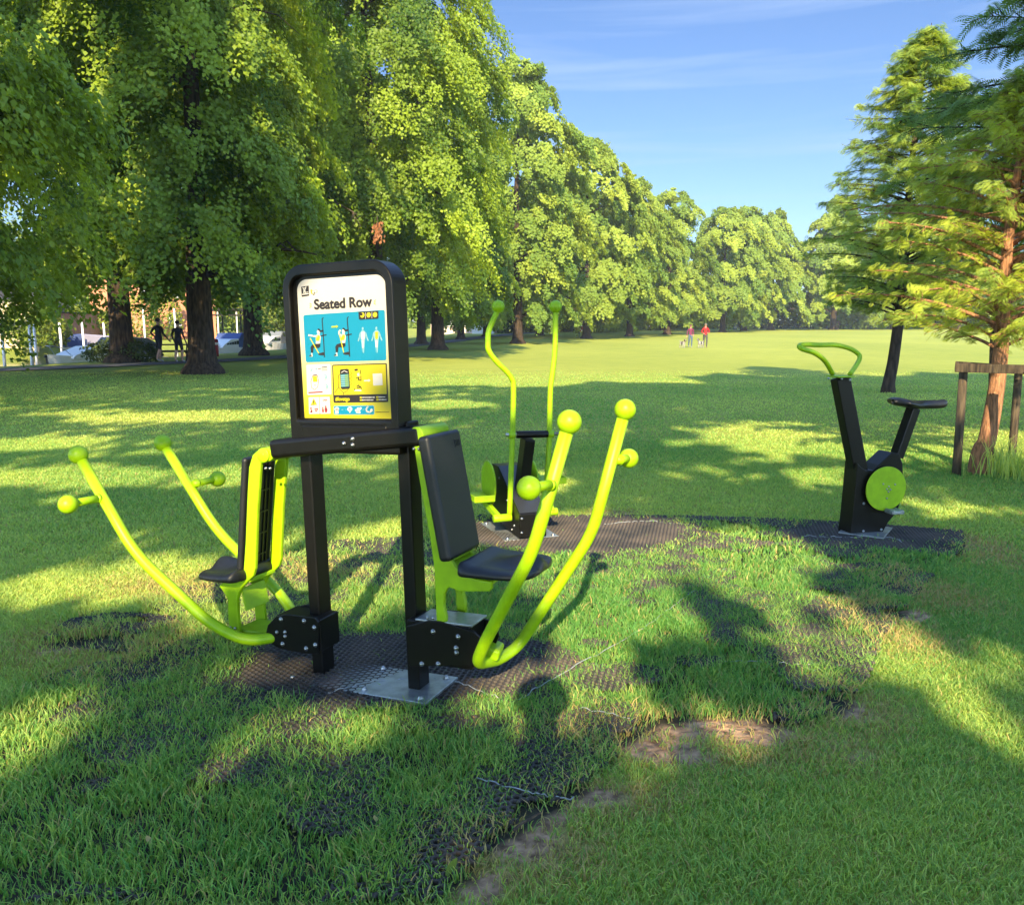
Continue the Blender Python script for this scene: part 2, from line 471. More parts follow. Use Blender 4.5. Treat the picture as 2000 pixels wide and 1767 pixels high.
def ground_material():
    m = bpy.data.materials.new('park_ground'); m.use_nodes = True
    n, l = m.node_tree.nodes, m.node_tree.links
    b = n['Principled BSDF']; b.inputs['Roughness'].default_value = 0.9; b.inputs['Specular IOR Level'].default_value = 0.15
    tc = n.new('ShaderNodeTexCoord')
    def noise(scale, det, st=None):
        no = n.new('ShaderNodeTexNoise'); no.inputs['Scale'].default_value = scale; no.inputs['Detail'].default_value = det
        if st:
            mp = n.new('ShaderNodeMapping'); mp.inputs['Scale'].default_value = st
            l.new(tc.outputs['Object'], mp.inputs['Vector']); l.new(mp.outputs[0], no.inputs['Vector'])
        else: l.new(tc.outputs['Object'], no.inputs['Vector'])
        return no.outputs['Fac']
    def ramp(src, c0, c1, p0=0.35, p1=0.65):
        r = n.new('ShaderNodeValToRGB'); r.color_ramp.elements[0].color = (*c0, 1); r.color_ramp.elements[1].color = (*c1, 1)
        r.color_ramp.elements[0].position = p0; r.color_ramp.elements[1].position = p1
        l.new(src, r.inputs[0]); return r.outputs[0]
    def mix(fac, a, c):
        x = n.new('ShaderNodeMixRGB'); l.new(a, x.inputs['Color1'])
        if isinstance(c, tuple): x.inputs['Color2'].default_value = (*c, 1)
        else: l.new(c, x.inputs['Color2'])
        if isinstance(fac, float): x.inputs['Fac'].default_value = fac
        else: l.new(fac, x.inputs['Fac'])
        return x.outputs[0]
    def attr(nm):
        a = n.new('ShaderNodeAttribute'); a.attribute_name = nm; return a.outputs['Fac']
    fine = ramp(noise(14, 8), (0.15, 0.215, 0.032), (0.30, 0.345, 0.05))
    big = ramp(noise(0.09, 5, (1, 0.6, 1)), (0.20, 0.23, 0.038), (0.33, 0.335, 0.06))
    g = mix(0.6, fine, big)
    patch = ramp(noise(1.3, 6), (0.15, 0.20, 0.03), (0.29, 0.31, 0.052))
    g = mix(0.3, g, patch)
    soil = ramp(noise(22, 8), (0.16, 0.095, 0.055), (0.46, 0.29, 0.17))
    dry = ramp(noise(30, 8), (0.16, 0.15, 0.05), (0.42, 0.31, 0.13))
    g = mix(attr('dry'), g, dry)
    ad = n.new('ShaderNodeMath'); ad.operation = 'MULTIPLY_ADD'; ad.inputs[1].default_value = 0.9; ad.inputs[2].default_value = -0.45
    l.new(noise(38, 8), ad.inputs[0])
    a2 = n.new('ShaderNodeMath'); a2.operation = 'ADD'; l.new(attr('soil'), a2.inputs[0]); l.new(ad.outputs[0], a2.inputs[1])
    sm = n.new('ShaderNodeMapRange'); sm.interpolation_type = 'SMOOTHSTEP'; sm.inputs['From Min'].default_value = 0.22; sm.inputs['From Max'].default_value = 0.62
    l.new(a2.outputs[0], sm.inputs['Value'])
    g = mix(sm.outputs[0], g, soil)
    dark = ramp(noise(9, 6), (0.018, 0.017, 0.014), (0.055, 0.05, 0.032))
    g = mix(attr('rub'), g, dark)
    l.new(g, b.inputs['Base Color'])
    bp = n.new('ShaderNodeBump'); bp.inputs['Strength'].default_value = 0.8; bp.inputs['Distance'].default_value = 0.03
    l.new(noise(26, 9), bp.inputs['Height']); l.new(bp.outputs[0], b.inputs['Normal'])
    return m
ground.data.materials.append(ground_material())

# river
rv = MB()
ys = list(range(-30, 420, 10))
mw = mat('river_water', (0.035, 0.045, 0.03), 0.08, spec=0.6, bump=0.25, bscale=3.0, stretch=(1, 0.3, 1))
vs = []
for y in ys: vs += [(river_edge(y) - 21, y, -0.95), (river_edge(y) + 1.0, y, -0.95)]
rv.add(vs, [(2 * i, 2 * i + 1, 2 * i + 3, 2 * i + 2) for i in range(len(ys) - 1)], mw)
tag(rv.build('river_water'), 'calm river behind the lime trees', 'water', kind='structure')

# footpath between the two rows of trees
PATH = smooth_path([(-34, 14, 0), (-24.5, 21.5, 0), (-18.2, 27.4, 0), (-14.8, 34.0, 0), (-12.6, 40, 0), (-11.0, 48, 0), (-9.3, 60, 0), (-6, 80, 0), (-2, 105, 0), (8, 140, 0)], 10)
pb = MB(); vs = []
for i, p in enumerate(PATH):
    d = (PATH[min(i + 1, len(PATH) - 1)] - PATH[max(i - 1, 0)]).normalized(); s = Vector((d.y, -d.x, 0))
    for k in (-1.25, -0.4, 0.4, 1.25):
        q = p + s * k; vs.append((q.x, q.y, tz(q.x, q.y) + 0.03 + (0.01 if abs(k) < 1 else 0)))
pb.add(vs, [(4 * i + j, 4 * i + j + 1, 4 * i + j + 5, 4 * i + j + 4) for i in range(len(PATH) - 1) for j in range(3)], M['asphalt'])
tag(pb.build('path'), 'grey asphalt footpath running under the trees', 'path', kind='structure')

# ---------------------------------------------------------------- rubber ring matting
def hex_mat():
    P = 0.029; a = P / math.sqrt(3); ang = 0.30
    ca, sa = math.cos(ang), math.sin(ang)
    X, Y = [], []
    mn, mx = MATPOLY.min(0) - 0.5, MATPOLY.max(0) + 0.5
    mn[0] = max(mn[0], -3.4)
    cx, cy = (mn + mx) / 2; R_ = np.hypot(*(mx - mn)) / 2
    ni = int(R_ / (P * math.sqrt(3) / 2)) + 2
    ii, jj = np.meshgrid(np.arange(-ni, ni), np.arange(-ni, ni))
    hx = (ii + 0.5 * (jj % 2)) * P; hy = jj * P * math.sqrt(3) / 2
    wx = cx + hx * ca - hy * sa; wy = cy + hx * sa + hy * ca
    ok = in_poly(wx, wy, MATPOLY) & (wy > 1.7) & (np.abs(wx) < wy * 0.68 + 0.5)
    ok &= soilmask(wx, wy) < 0.5
    ok &= (baremask(wx, wy) > 0.2) | (N1(wx * 2, wy * 2) < 0.15)
    wx, wy = wx[ok], wy[ok]; n = len(wx)
    V = []; Fs = []
    t, h = 0.0058, 0.013
    base = 0
    allV, allF = [], []
    for k in range(3):
        a0, a1 = math.radians(30 + 60 * k), math.radians(90 + 60 * k)
        p0 = np.array([math.cos(a0), math.sin(a0)]) * a; p1 = np.array([math.cos(a1), math.sin(a1)]) * a
        nrm = np.array([p1[1] - p0[1], -(p1[0] - p0[0])]); nrm = nrm / np.linalg.norm(nrm) * t / 2
        pts = [p0 + nrm * 1.6, p1 + nrm * 1.6, p1 + nrm, p0 + nrm, p0 - nrm, p1 - nrm, p1 - nrm * 1.6, p0 - nrm * 1.6]
        zz = [0.0, 0.0, h, h, h, h, 0.0, 0.0]
        v = np.zeros((n, 8, 3))
        for q, (pt, z) in enumerate(zip(pts, zz)):
            rx, ry = pt[0] * ca - pt[1] * sa, pt[0] * sa + pt[1] * ca
            v[:, q, 0] = wx + rx; v[:, q, 1] = wy + ry; v[:, q, 2] = z
        allV.append(v.reshape(-1, 3))
        b = (base + np.arange(n) * 8)[:, None]
        for q in ([0, 1, 2, 3], [3, 2, 5, 4], [4, 5, 6, 7]): allF.append(b + np.array(q)[None, :])
        base += n * 8
    V = np.concatenate(allV)
    V[:, 2] += 0.004 + 0.008 * (N1(V[:, 0], V[:, 1]) + 0.5)
    return quads_object('rubber_mat', V, np.concatenate(allF), [M['mat']])
rmat = hex_mat()
tag(rmat, 'black honeycomb rubber ring matting with grass growing through, under the exercise machines', 'rubber matting')
for pts in ([(1010, 1378), (1090, 1328), (1240, 1245), (1330, 1180), (1420, 1115)], [(1410, 1298), (1520, 1304), (1650, 1310)], [(640, 1362), (740, 1338), (870, 1338), (975, 1372)],
            [(1130, 1392), (1230, 1412)], [(1180, 1028), (1260, 1023), (1345, 1030)], [(930, 1532), (1040, 1560), (1120, 1572)], [(1570, 1052), (1640, 1054), (1740, 1056), (1760, 1064)]):
    P = smooth_path([gnd(a, b) + Vector((0, 0, 0.026)) for a, b in pts], 12)
    P = [p + Vector((rnd.uniform(-.0015, .0015), rnd.uniform(-.002, .002), rnd.uniform(-.010, .003))) for p in P]
    s = MB().tube(P, 0.0022, M['string'], 5).build('tie_cord', rmat)

# ---------------------------------------------------------------- grass
def blades(n_try, y0, y1, dens_fn, hgt, wid, seed, xm=0.66, fade=None):
    r = RS(seed)
    y = np.sqrt(r.uniform(y0 ** 2, y1 ** 2, n_try)); x = r.uniform(-1, 1, n_try) * (y * xm + 0.35)
    d, hm, tn, lean = dens_fn(x, y)
    if fade: d = d * smooth01(fade[0], fade[1], y) * (1 - smooth01(fade[2], fade[3], y))
    k = r.uniform(0, 1, n_try) < d
    x, y, hm, tn, lean = x[k], y[k], hm[k], tn[k], lean[k]
    n = len(x)
    h = hgt * hm * r.uniform(0.45, 1.25, n); w = wid * r.uniform(0.7, 1.3, n) * (0.75 + 0.25 * hm)
    a = r.uniform(0, 2 * np.pi, n); b = r.uniform(0, 2 * np.pi, n)
    L = lean * h * r.uniform(0.2, 1.0, n)
    sx, sy = np.cos(a) * w / 2, np.sin(a) * w / 2
    dx, dy = np.cos(b) * L, np.sin(b) * L
    z = terrain(x, y)
    V = np.zeros((n, 6, 3))
    V[:, 0] = np.stack([x - sx, y - sy, z], -1); V[:, 1] = np.stack([x + sx, y + sy, z], -1)
    V[:, 2] = np.stack([x - sx * .8 + dx * .35, y - sy * .8 + dy * .35, z + h * .6], -1)
    V[:, 3] = np.stack([x + sx * .8 + dx * .35, y + sy * .8 + dy * .35, z + h * .6], -1)
    zt = z + h * np.clip(1.05 - 0.35 * lean * r.uniform(0, 1, n), .4, 1.1)
    V[:, 4] = np.stack([x - sx * .1 + dx, y - sy * .1 + dy, zt], -1); V[:, 5] = np.stack([x + sx * .1 + dx, y + sy * .1 + dy, zt], -1)
    o = (np.arange(n) * 6)[:, None]
    F = np.concatenate([o + np.array([[0, 1, 3, 2]]), o + np.array([[2, 3, 5, 4]])], 1).reshape(-1, 4)
    return V.reshape(-1, 3), F, np.repeat(np.clip(tn + r.uniform(-.3, .3, n), 0, 1), 2), np.repeat(r.uniform(0, 1, n), 2)

def lawn(x, y, scale):
    inm = in_poly(x, y, MATPOLY); s, dr, ba = soilmask(x, y), drymask(x, y), baremask(x, y)
    clump = N2(x * 2.2, y * 2.2); c2 = N1(x, y)
    d = np.where(inm, np.clip(0.58 + 0.26 * clump + 0.10 * c2 + 0.30 * N1(x * 7, y * 7), 0.34, 1) * (1 - 0.985 * np.clip(ba * 1.3, 0, 1)), 1.0 - 0.25 * dr)
    d = d * (1 - 0.90 * np.clip(s * 1.2, 0, 1))
    hm = np.where(inm, 1.22 + 0.40 * clump, 0.80 + 0.25 * clump)
    hm = hm * (1 - 0.35 * ba)
    tn = np.where(inm, 0.30, 0.42) + 0.22 * N3(x, y) + 0.15 * c2
    ln = np.where(inm, 0.95, 1.2) * np.ones_like(x)
    return np.clip(d, 0, 1) * scale, hm, tn, ln
LW = lambda x, y: lawn(x, y, 1.0)
parts = [blades(640000, 1.75, 5.6, LW, 0.038, 0.0042, 1, 0.84, fade=(0, 1, 4.2, 5.6)),
         blades(560000, 4.0, 11.5, LW, 0.036, 0.0085, 2, 0.80, fade=(4.0, 5.4, 8.0, 11.5)),
         blades(300000, 7.5, 30, LW, 0.032, 0.019, 3, 0.72, fade=(7.5, 11, 15, 30))]
V = np.concatenate([p[0] for p in parts]); off = np.cumsum([0] + [len(p[0]) for p in parts])[:3]
F = np.concatenate([p[1] + o for p, o in zip(parts, off)]); T = np.concatenate([p[2] for p in parts]); Q = np.concatenate([p[3] for p in parts])
cx, cy = V[F[:, 0], 0], V[F[:, 0], 1]
near = cy < 9.5
dm = np.zeros(len(F)); dm[near] = drymask(cx[near], cy[near]) * 0.55 + 0.045
grass = quads_object('grass', V, F, [M['blade'], M['dry']], (Q < dm).astype(int), T)
tag(grass, 'short green lawn grass, longer tufts growing up through the rubber matting', 'grass', kind='stuff')

# ---------------------------------------------------------------- foliage
def kites(C, tip, nrm, L, W, fold=0.12):
    tip = tip / np.linalg.norm(tip, axis=1, keepdims=True)
    side = np.cross(nrm, tip); side /= np.linalg.norm(side, axis=1, keepdims=True) + 1e-9
    n2 = np.cross(tip, side)
    L = L[:, None]; W = W[:, None]
    V = np.stack([C - tip * L * .5, C + side * W * .5 - tip * L * .08 + n2 * L * fold, C + tip * L * .5, C - side * W * .5 - tip * L * .08 + n2 * L * fold], 1)
    F = np.arange(len(C) * 4).reshape(-1, 4)
    return V.reshape(-1, 3), F

def lime_crown(name, seed, H, R, zb, n_spray, n_leaf, leaf, material, parent, prof=None, lump=0.15, squashx=1.0, spray=1.0, inner=0.2, bough=2.0, tops=True):
    """a crown of drooping boughs; every bough carries a fan of leafy sprays that hang from it"""
    r = RS(seed)
    prof = prof or [0.74, 0.94, 1.0, 0.99, 0.92, 0.78, 0.56, 0.22]
    per = 11
    nb = max(20, n_spray // per)
    gth = (np.arange(nb) * 2.39996 + r.uniform(-.45, .45, nb)) % (2 * np.pi)
    gt = np.clip((np.arange(nb) + r.uniform(-.4, .4, nb)) / nb, 0, 1); r.shuffle(gt)
    nz = Noise2(seed + 50, 12, 0.5, 1.8)
    gp = np.interp(gt, np.linspace(0, 1, len(prof)), prof)
    grad = R * gp * (1 + lump * nz(gth * 1.2 + 3, gt * 4.5)) * r.uniform(0.86, 1.06, nb)
    gz = zb + (H - zb) * gt * 0.97 + 0.9
    gs = bough * r.uniform(0.7, 1.3, nb) * (0.55 + 0.45 * gp)
    gtint = r.uniform(0.1, 0.9, nb)
    bi = np.repeat(np.arange(nb), per); n_s = len(bi)
    u0 = r.uniform(0, 1, n_s); la = r.normal(0, 0.36, n_s)
    o = np.stack([np.cos(gth[bi]), np.sin(gth[bi]), np.zeros(n_s)], -1)
    lat = np.stack([-o[:, 1], o[:, 0], np.zeros(n_s)], -1)
    B = gs[bi]
    rad = np.maximum(0.1, grad[bi] - B * 1.0 * (1 - u0) ** 1.1 - B * 0.55 * la ** 2)
    c = o * rad[:, None] + lat * (la * B * (0.6 + 0.5 * u0))[:, None]
    c[:, 2] = gz[bi] + B * (0.30 * (1 - u0) - 0.62 * u0 ** 2.2) - B * 0.5 * la ** 2 + r.normal(0, .12, n_s)
    # inner foliage that closes the view through the crown
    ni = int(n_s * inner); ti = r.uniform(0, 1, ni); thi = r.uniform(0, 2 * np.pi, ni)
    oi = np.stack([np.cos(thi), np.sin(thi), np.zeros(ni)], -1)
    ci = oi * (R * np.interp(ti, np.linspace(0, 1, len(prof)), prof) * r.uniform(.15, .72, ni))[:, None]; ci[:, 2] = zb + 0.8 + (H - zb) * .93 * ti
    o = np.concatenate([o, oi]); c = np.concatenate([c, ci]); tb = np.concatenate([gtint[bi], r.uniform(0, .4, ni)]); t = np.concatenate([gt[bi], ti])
    n_s = len(c); lat = np.stack([-o[:, 1], o[:, 0], np.zeros(n_s)], -1)
    c[:, 0] *= squashx
    s = spray * r.uniform(0.6, 1.3, n_s) * 0.72
    u = r.uniform(0, 1, (n_s, n_leaf)); g = r.normal(0, 1, (n_s, n_leaf, 3))
    out = np.sin(u * 1.3) * 0.75; drop = -(u ** 1.5) * 1.45 + 0.25
    drop = np.where((t > .93)[:, None], drop * -0.25, drop)
    wd = 0.40 * (1 - 0.45 * u)
    P = c[:, None, :] + o[:, None, :] * (out * s[:, None])[..., None] + lat[:, None, :] * (g[..., 0] * wd * s[:, None])[..., None]
    P[..., 2] += (drop + g[..., 1] * 0.16) * s[:, None]
    P += o[:, None, :] * (g[..., 2] * 0.10 * s[:, None])[..., None]
    nrm = o[:, None, :] * 0.65 + np.array([0, 0, 0.65]) + r.normal(0, 0.30, P.shape)
    tip = o[:, None, :] * 0.45 + np.array([0, 0, -0.8]) + r.normal(0, 0.45, P.shape)
    P, nrm, tip = P.reshape(-1, 3), nrm.reshape(-1, 3), tip.reshape(-1, 3)
    n = len(P); Ls = leaf * r.uniform(0.7, 1.25, n)
    V, F = kites(P, tip, nrm, Ls, Ls * 0.85)
    tint = np.clip(np.repeat(tb + r.uniform(-.12, .12, n_s), n_leaf) + r.uniform(-.1, .1, n), 0, 1)
    return quads_object(name, V, F, [material], None, tint, parent)

def tree_wood(seed, H, rb, zfork, R, n_limb=9, m=None, flare=1.7, lean=(0, 0), twigs=True):
    r = random.Random(seed); b = MB(); m = m or M['bark']
    pts, rad = [], []
    for i in range(9):
        t = i / 8
        pts.append((lean[0] * t * H + 0.25 * math.sin(t * 5 + seed) * t, lean[1] * t * H + 0.25 * math.cos(t * 4 + seed) * t, t * H * 0.9))
    hs = [0.0, 0.12, 0.35, 0.8, 1.6, 3.0]
    P = [Vector((lean[0] * h, lean[1] * h, h - (0.15 if h == 0 else 0))) for h in hs]
    Rr = [rb * flare * 1.1, rb * flare, rb * 1.22, rb * 1.06, rb, rb * .93]
    for i in range(2, 9):
        if pts[i][2] > 3.6:
            P.append(Vector(pts[i])); Rr.append(max(0.03, rb * .9 * (1 - pts[i][2] / H) ** 0.8))
    b.tube(P, Rr, m, 16)
    for i in range(n_limb):
        h = zfork + (H * 0.8 - zfork) * (i / n_limb) ** 1.1
        a = i * 2.4 + r.uniform(-.4, .4); L = R * r.uniform(0.6, 0.9) * (1 - 0.45 * h / H)
        q = Vector((lean[0] * h, lean[1] * h, h)); d = Vector((math.cos(a), math.sin(a), 0.75))
        pp = [q]
        for k in range(1, 7):
            d = (d + Vector((r.uniform(-.22, .22), r.uniform(-.22, .22), -0.16))).normalized(); pp.append(pp[-1] + d * L / 6)
        r0 = rb * 0.34 * (1 - h / H) + 0.03
        b.tube(smooth_path(pp, 3), [r0 * (1 - 0.85 * j / 18) for j in range(19)], m, 7)
        if twigs:
            for k in (3, 4, 5):
                w = pp[k]; e = w + Vector((r.uniform(-1, 1), r.uniform(-1, 1), r.uniform(-.9, .3))) * R * .22
                b.tube([w, (w + e) / 2 + Vector((0, 0, .2)), e], [r0 * .3, r0 * .2, r0 * .08], m, 5)
    return b

TREE_GROUP = 'lime trees of the avenue'
def lime_tree(x, y, rz, label, seed, H=20, R=5.6, zb=2.6, n_spray=560, n_leaf=70, leaf=0.17, rb=0.42, material=None, group=TREE_GROUP, crown_off=(0, 0), **kw):
    root = empty('lime_tree', (x, y, tz(x, y)), (0, 0, rz), label, 'tree', group)
    tree_wood(seed, H, rb, zb + 0.4, R).build('trunk', root)
    cr = lime_crown('crown', seed, H, R, zb, n_spray, n_leaf, leaf, material or M['leaf'], root, **kw)
    cr.location = (crown_off[0], crown_off[1], 0)
    return root

# ---------------------------------------------------------------- the avenue
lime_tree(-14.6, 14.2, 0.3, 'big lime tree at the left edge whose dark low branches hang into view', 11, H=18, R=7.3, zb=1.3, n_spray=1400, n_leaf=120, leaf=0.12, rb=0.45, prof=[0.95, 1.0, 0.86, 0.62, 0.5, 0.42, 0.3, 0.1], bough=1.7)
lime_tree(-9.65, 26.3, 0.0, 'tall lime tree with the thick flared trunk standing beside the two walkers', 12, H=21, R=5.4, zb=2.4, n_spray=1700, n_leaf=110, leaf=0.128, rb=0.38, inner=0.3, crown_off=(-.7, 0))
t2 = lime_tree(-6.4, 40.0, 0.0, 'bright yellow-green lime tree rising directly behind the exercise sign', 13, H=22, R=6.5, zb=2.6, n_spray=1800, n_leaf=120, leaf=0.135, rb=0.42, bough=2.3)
# a bare dead twig and a spray of withered brown leaves hanging at the front of that crown
db = MB(); o2 = Vector((-6.4, 40.0, t2.location.z)); DL = 33.0
def dp(px, py): return at(px, py, DL) - o2
for pl_, r_ in (([(640, 385), (662, 399), (690, 414), (702, 424)], .035), ([(690, 414), (686, 432), (664, 446)], .018), ([(690, 414), (694, 436), (684, 448)], .016), ([(694, 424), (704, 440), (700, 450)], .014), ([(662, 399), (652, 404), (644, 410)], .014), ([(736, 420), (738, 440), (740, 468)], .015)):
    if pl_[0][0] == 736: db.build('dead_twig', t2); db = MB()
    db.tube([dp(*q) for q in pl_], [r_ * (1 - .2 * i) for i in range(len(pl_))], M['wood'], 6)
db.build('dead_twig', t2)
r_ = RS(91); nn = 130; C_ = np.array([tuple(dp(738 + r_.normal(0, 4.5), 436 + r_.uniform(0, 38))) for _ in range(nn)]) + r_.normal(0, .06, (nn, 3))
V_, F_ = kites(C_, np.array([0, 0, -1.]) + r_.normal(0, .4, (nn, 3)), r_.normal(0, 1, (nn, 3)) + np.array([0, -1, 0]), np.full(nn, .15), np.full(nn, .08))
quads_object('withered_leaves', V_, F_, [mat('withered_leaf', (.22, .085, .03), .8)], None, None, t2)
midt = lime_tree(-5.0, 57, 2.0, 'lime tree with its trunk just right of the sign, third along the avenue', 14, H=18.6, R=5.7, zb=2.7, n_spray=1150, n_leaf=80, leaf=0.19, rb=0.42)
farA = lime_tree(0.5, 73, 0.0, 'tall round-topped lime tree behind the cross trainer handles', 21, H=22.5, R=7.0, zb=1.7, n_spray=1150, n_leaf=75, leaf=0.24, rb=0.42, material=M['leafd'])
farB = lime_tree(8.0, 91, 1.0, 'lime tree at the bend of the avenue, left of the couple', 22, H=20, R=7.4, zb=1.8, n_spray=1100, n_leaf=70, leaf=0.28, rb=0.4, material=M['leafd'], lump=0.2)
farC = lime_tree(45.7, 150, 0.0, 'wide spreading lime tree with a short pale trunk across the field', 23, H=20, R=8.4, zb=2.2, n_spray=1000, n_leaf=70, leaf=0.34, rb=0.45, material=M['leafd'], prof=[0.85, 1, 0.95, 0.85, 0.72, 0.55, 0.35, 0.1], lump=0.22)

def again(src, x, y, rz, s, label, sz=None, group=TREE_GROUP):
    c = copy_tree(src); c.location = (x, y, tz(x, y)); c.rotation_euler = (0, 0, rz); c.scale = (s, s, sz or s)
    c['label'] = label; c['group'] = group
    return c
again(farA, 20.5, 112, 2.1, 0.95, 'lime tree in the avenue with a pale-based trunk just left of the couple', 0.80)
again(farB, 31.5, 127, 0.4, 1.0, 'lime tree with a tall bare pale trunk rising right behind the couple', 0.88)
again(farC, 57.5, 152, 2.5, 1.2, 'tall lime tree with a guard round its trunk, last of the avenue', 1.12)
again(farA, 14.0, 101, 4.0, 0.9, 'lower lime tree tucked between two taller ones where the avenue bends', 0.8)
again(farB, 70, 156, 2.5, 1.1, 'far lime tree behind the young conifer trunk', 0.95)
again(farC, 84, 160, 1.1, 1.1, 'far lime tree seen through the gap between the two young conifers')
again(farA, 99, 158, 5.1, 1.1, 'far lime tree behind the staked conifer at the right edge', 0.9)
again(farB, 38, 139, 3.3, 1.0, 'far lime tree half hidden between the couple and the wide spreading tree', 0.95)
ROW2 = 'second row of lime trees beyond the footpath'
again(midt, -16.6, 36, 3.0, 1.08, 'lime tree beyond the path with a dark trunk left of the two walkers', group=ROW2)
again(midt, -14.2, 46.5, 4.2, 1.15, 'lime tree beyond the path with a dark trunk between the sign and the walkers', group=ROW2)
again(midt, -12.3, 59.5, 5.1, 1.15, 'lime tree beyond the path hidden behind the exercise sign', group=ROW2)
again(midt, -7.6, 71, 0.7, 0.9, 'lime tree with the thin trunk just beside the right edge of the sign', group=ROW2)
again(farA, -5.3, 88, 0.7, 0.85, 'lime tree with a dark trunk in front of the white bungalow', group=ROW2)
again(farB, -3.0, 99, 2.7, 0.9, 'lime tree with a leaning trunk right of the white bungalow', group=ROW2)
again(farA, 3.5, 107, 1.7, 0.9, 'lime tree deep in the second row behind the cross trainer', group=ROW2)
again(farB, 12.5, 124, 3.7, 0.95, 'lime tree deep in the second row behind the bend of the avenue', group=ROW2)
again(farC, 26, 145, 0.7, 0.95, 'lime tree deep in the second row behind the couple', group=ROW2)
again(midt, -22.5, 22, 1.3, 0.95, 'lime tree beyond the path at the far left', group=ROW2)

# ---------------------------------------------------------------- trees behind the camera: they cast the dappled shade
LIT = [(60, 868, 110, 16), (250, 935, 300, 26, .85), (330, 812, 260, 12, .8), (90, 985, 130, 14, .6), (420, 1070, 260, 60, .8), (430, 1200, 200, 60, .85), (170, 1150, 260, 60, 1), (330, 1130, 160, 50),
       (60, 1440, 150, 120), (520, 1320, 180, 50, .95), (610, 1430, 280, 60, .95), (430, 1500, 120, 50, .6), (700, 1130, 220, 100), (900, 1040, 260, 40), (1085, 1375, 200, 120, 1),
       (1200, 1190, 190, 130, 1), (1180, 1060, 260, 60), (1370, 1095, 300, 75, 1), (1490, 1160, 110, 60, 1), (1560, 1240, 100, 60, .8), (1640, 1310, 110, 60, .8), (1790, 1310, 120, 150), (1900, 1420, 90, 80, .8), (1440, 1260, 110, 60, .45), (1400, 1180, 160, 80, .5), (1950, 1300, 110, 120, .75), (1420, 1430, 170, 50, 1), (1290, 1450, 90, 40, .8),
       (1250, 985, 260, 12, .6), (1640, 905, 180, 26, .55), (1030, 950, 90, 34, .9), (1090, 1120, 80, 50, .9), (1760, 960, 200, 24, .75), (1450, 880, 130, 14, .45), (880, 790, 80, 8, .8), (1900, 1000, 150, 30, .8), (1700, 1040, 60, 14, .5)]
LITG = [ell(*a[:4]) + ((a[4],) if len(a) > 4 else (1.0,)) for a in LIT] + [(4.8, 11.0, 2.4, 2.3, 1.0)]
ND = Noise2(33, 18, 0.5, 3.2)
def shade_trees():
    r = RS(77); n = 140000
    x = r.uniform(-15, 15, n); y = r.uniform(0.2, 42, n)
    edge = 20.6 + 2.6 * ND(x * 0.55, x * 0 + 2) + 0.8 * ND(x * 2.1, x * 0 + 7) + np.where(x > 5, 3.5, 0) + np.where(x < -6.5, 5.5, 0) + np.where((x > -9.2) & (x < -5.0), 14, 0)
    lit = ell_mask(LITG, x, y, 0.35)
    streak = np.clip(ND(x * 0.8, y * 1.7) * 1.3 + 0.42 + 0.60 * (x < -0.8), 0, 1) * smooth01(6.0, 8.5, y) * np.where((x > 3.3) & (y > 12.5), 0.1, 1)
    p = np.clip(1.10 - 1.25 * lit - np.where(y > 20, 0.3, 0.85) * streak, 0, 1) * (y < edge) * np.where(y > 20, .8, 1)
    p *= np.where((y > 6.5) | (x < -3.6) | (y < 5.5), 1, 1)
    k = r.uniform(0, 1, n) < p
    x, y = x[k], y[k]; n = len(x)
    lo = np.maximum(4.2, (y + 3.5) / KY); h = lo + r.uniform(0, 1, n) ** 1.3 * (np.maximum(np.minimum(lo + 6, 18.5), lo + 1.5) - lo)
    P = np.stack([x - KX * h, y - KY * h, h], -1)
    trunks = [(-9.5, -8.5), (-4.6, -16), (4.5, -15), (11.5, -13), (0.8, -24)]
    labs = ['broad tree standing behind the viewer, far along to the side of the lime row', 'broad tree standing behind the viewer and casting shade over the machines',
            'broad tree standing behind the viewer on the bike side', 'broad tree standing behind the viewer beyond the bike side', 'tall tree standing farthest behind the viewer']
    dist = np.stack([(P[:, 0] - a) ** 2 * 1.5 + (P[:, 1] - b) ** 2 for a, b in trunks], -1) + r.uniform(0, 12, (n, 5))
    who = dist.argmin(1)
    nrm = np.array([0, -0.87, 0.5]) + r.normal(0, 0.5, (n, 3)); tip = np.array([0, -.3, -.7]) + r.normal(0, .5, (n, 3))
    Ls = r.uniform(0.22, 0.42, n)
    for i, ((a, b), lab) in enumerate(zip(trunks, labs)):
        root = empty('shade_tree', (a, b, 0), None, lab, 'tree', 'trees behind the viewer')
        tree_wood(60 + i, 24 if i == 0 else 17, 0.30, 4.5, 3.6, 8, twigs=False).build('trunk', root)
        s = who == i
        V, F = kites(P[s] - np.array([a, b, 0]), tip[s], nrm[s], Ls[s], Ls[s] * .9)
        quads_object('crown', V, F, [M['leaf']], None, r.uniform(0, 1, s.sum()), root)
shade_trees()

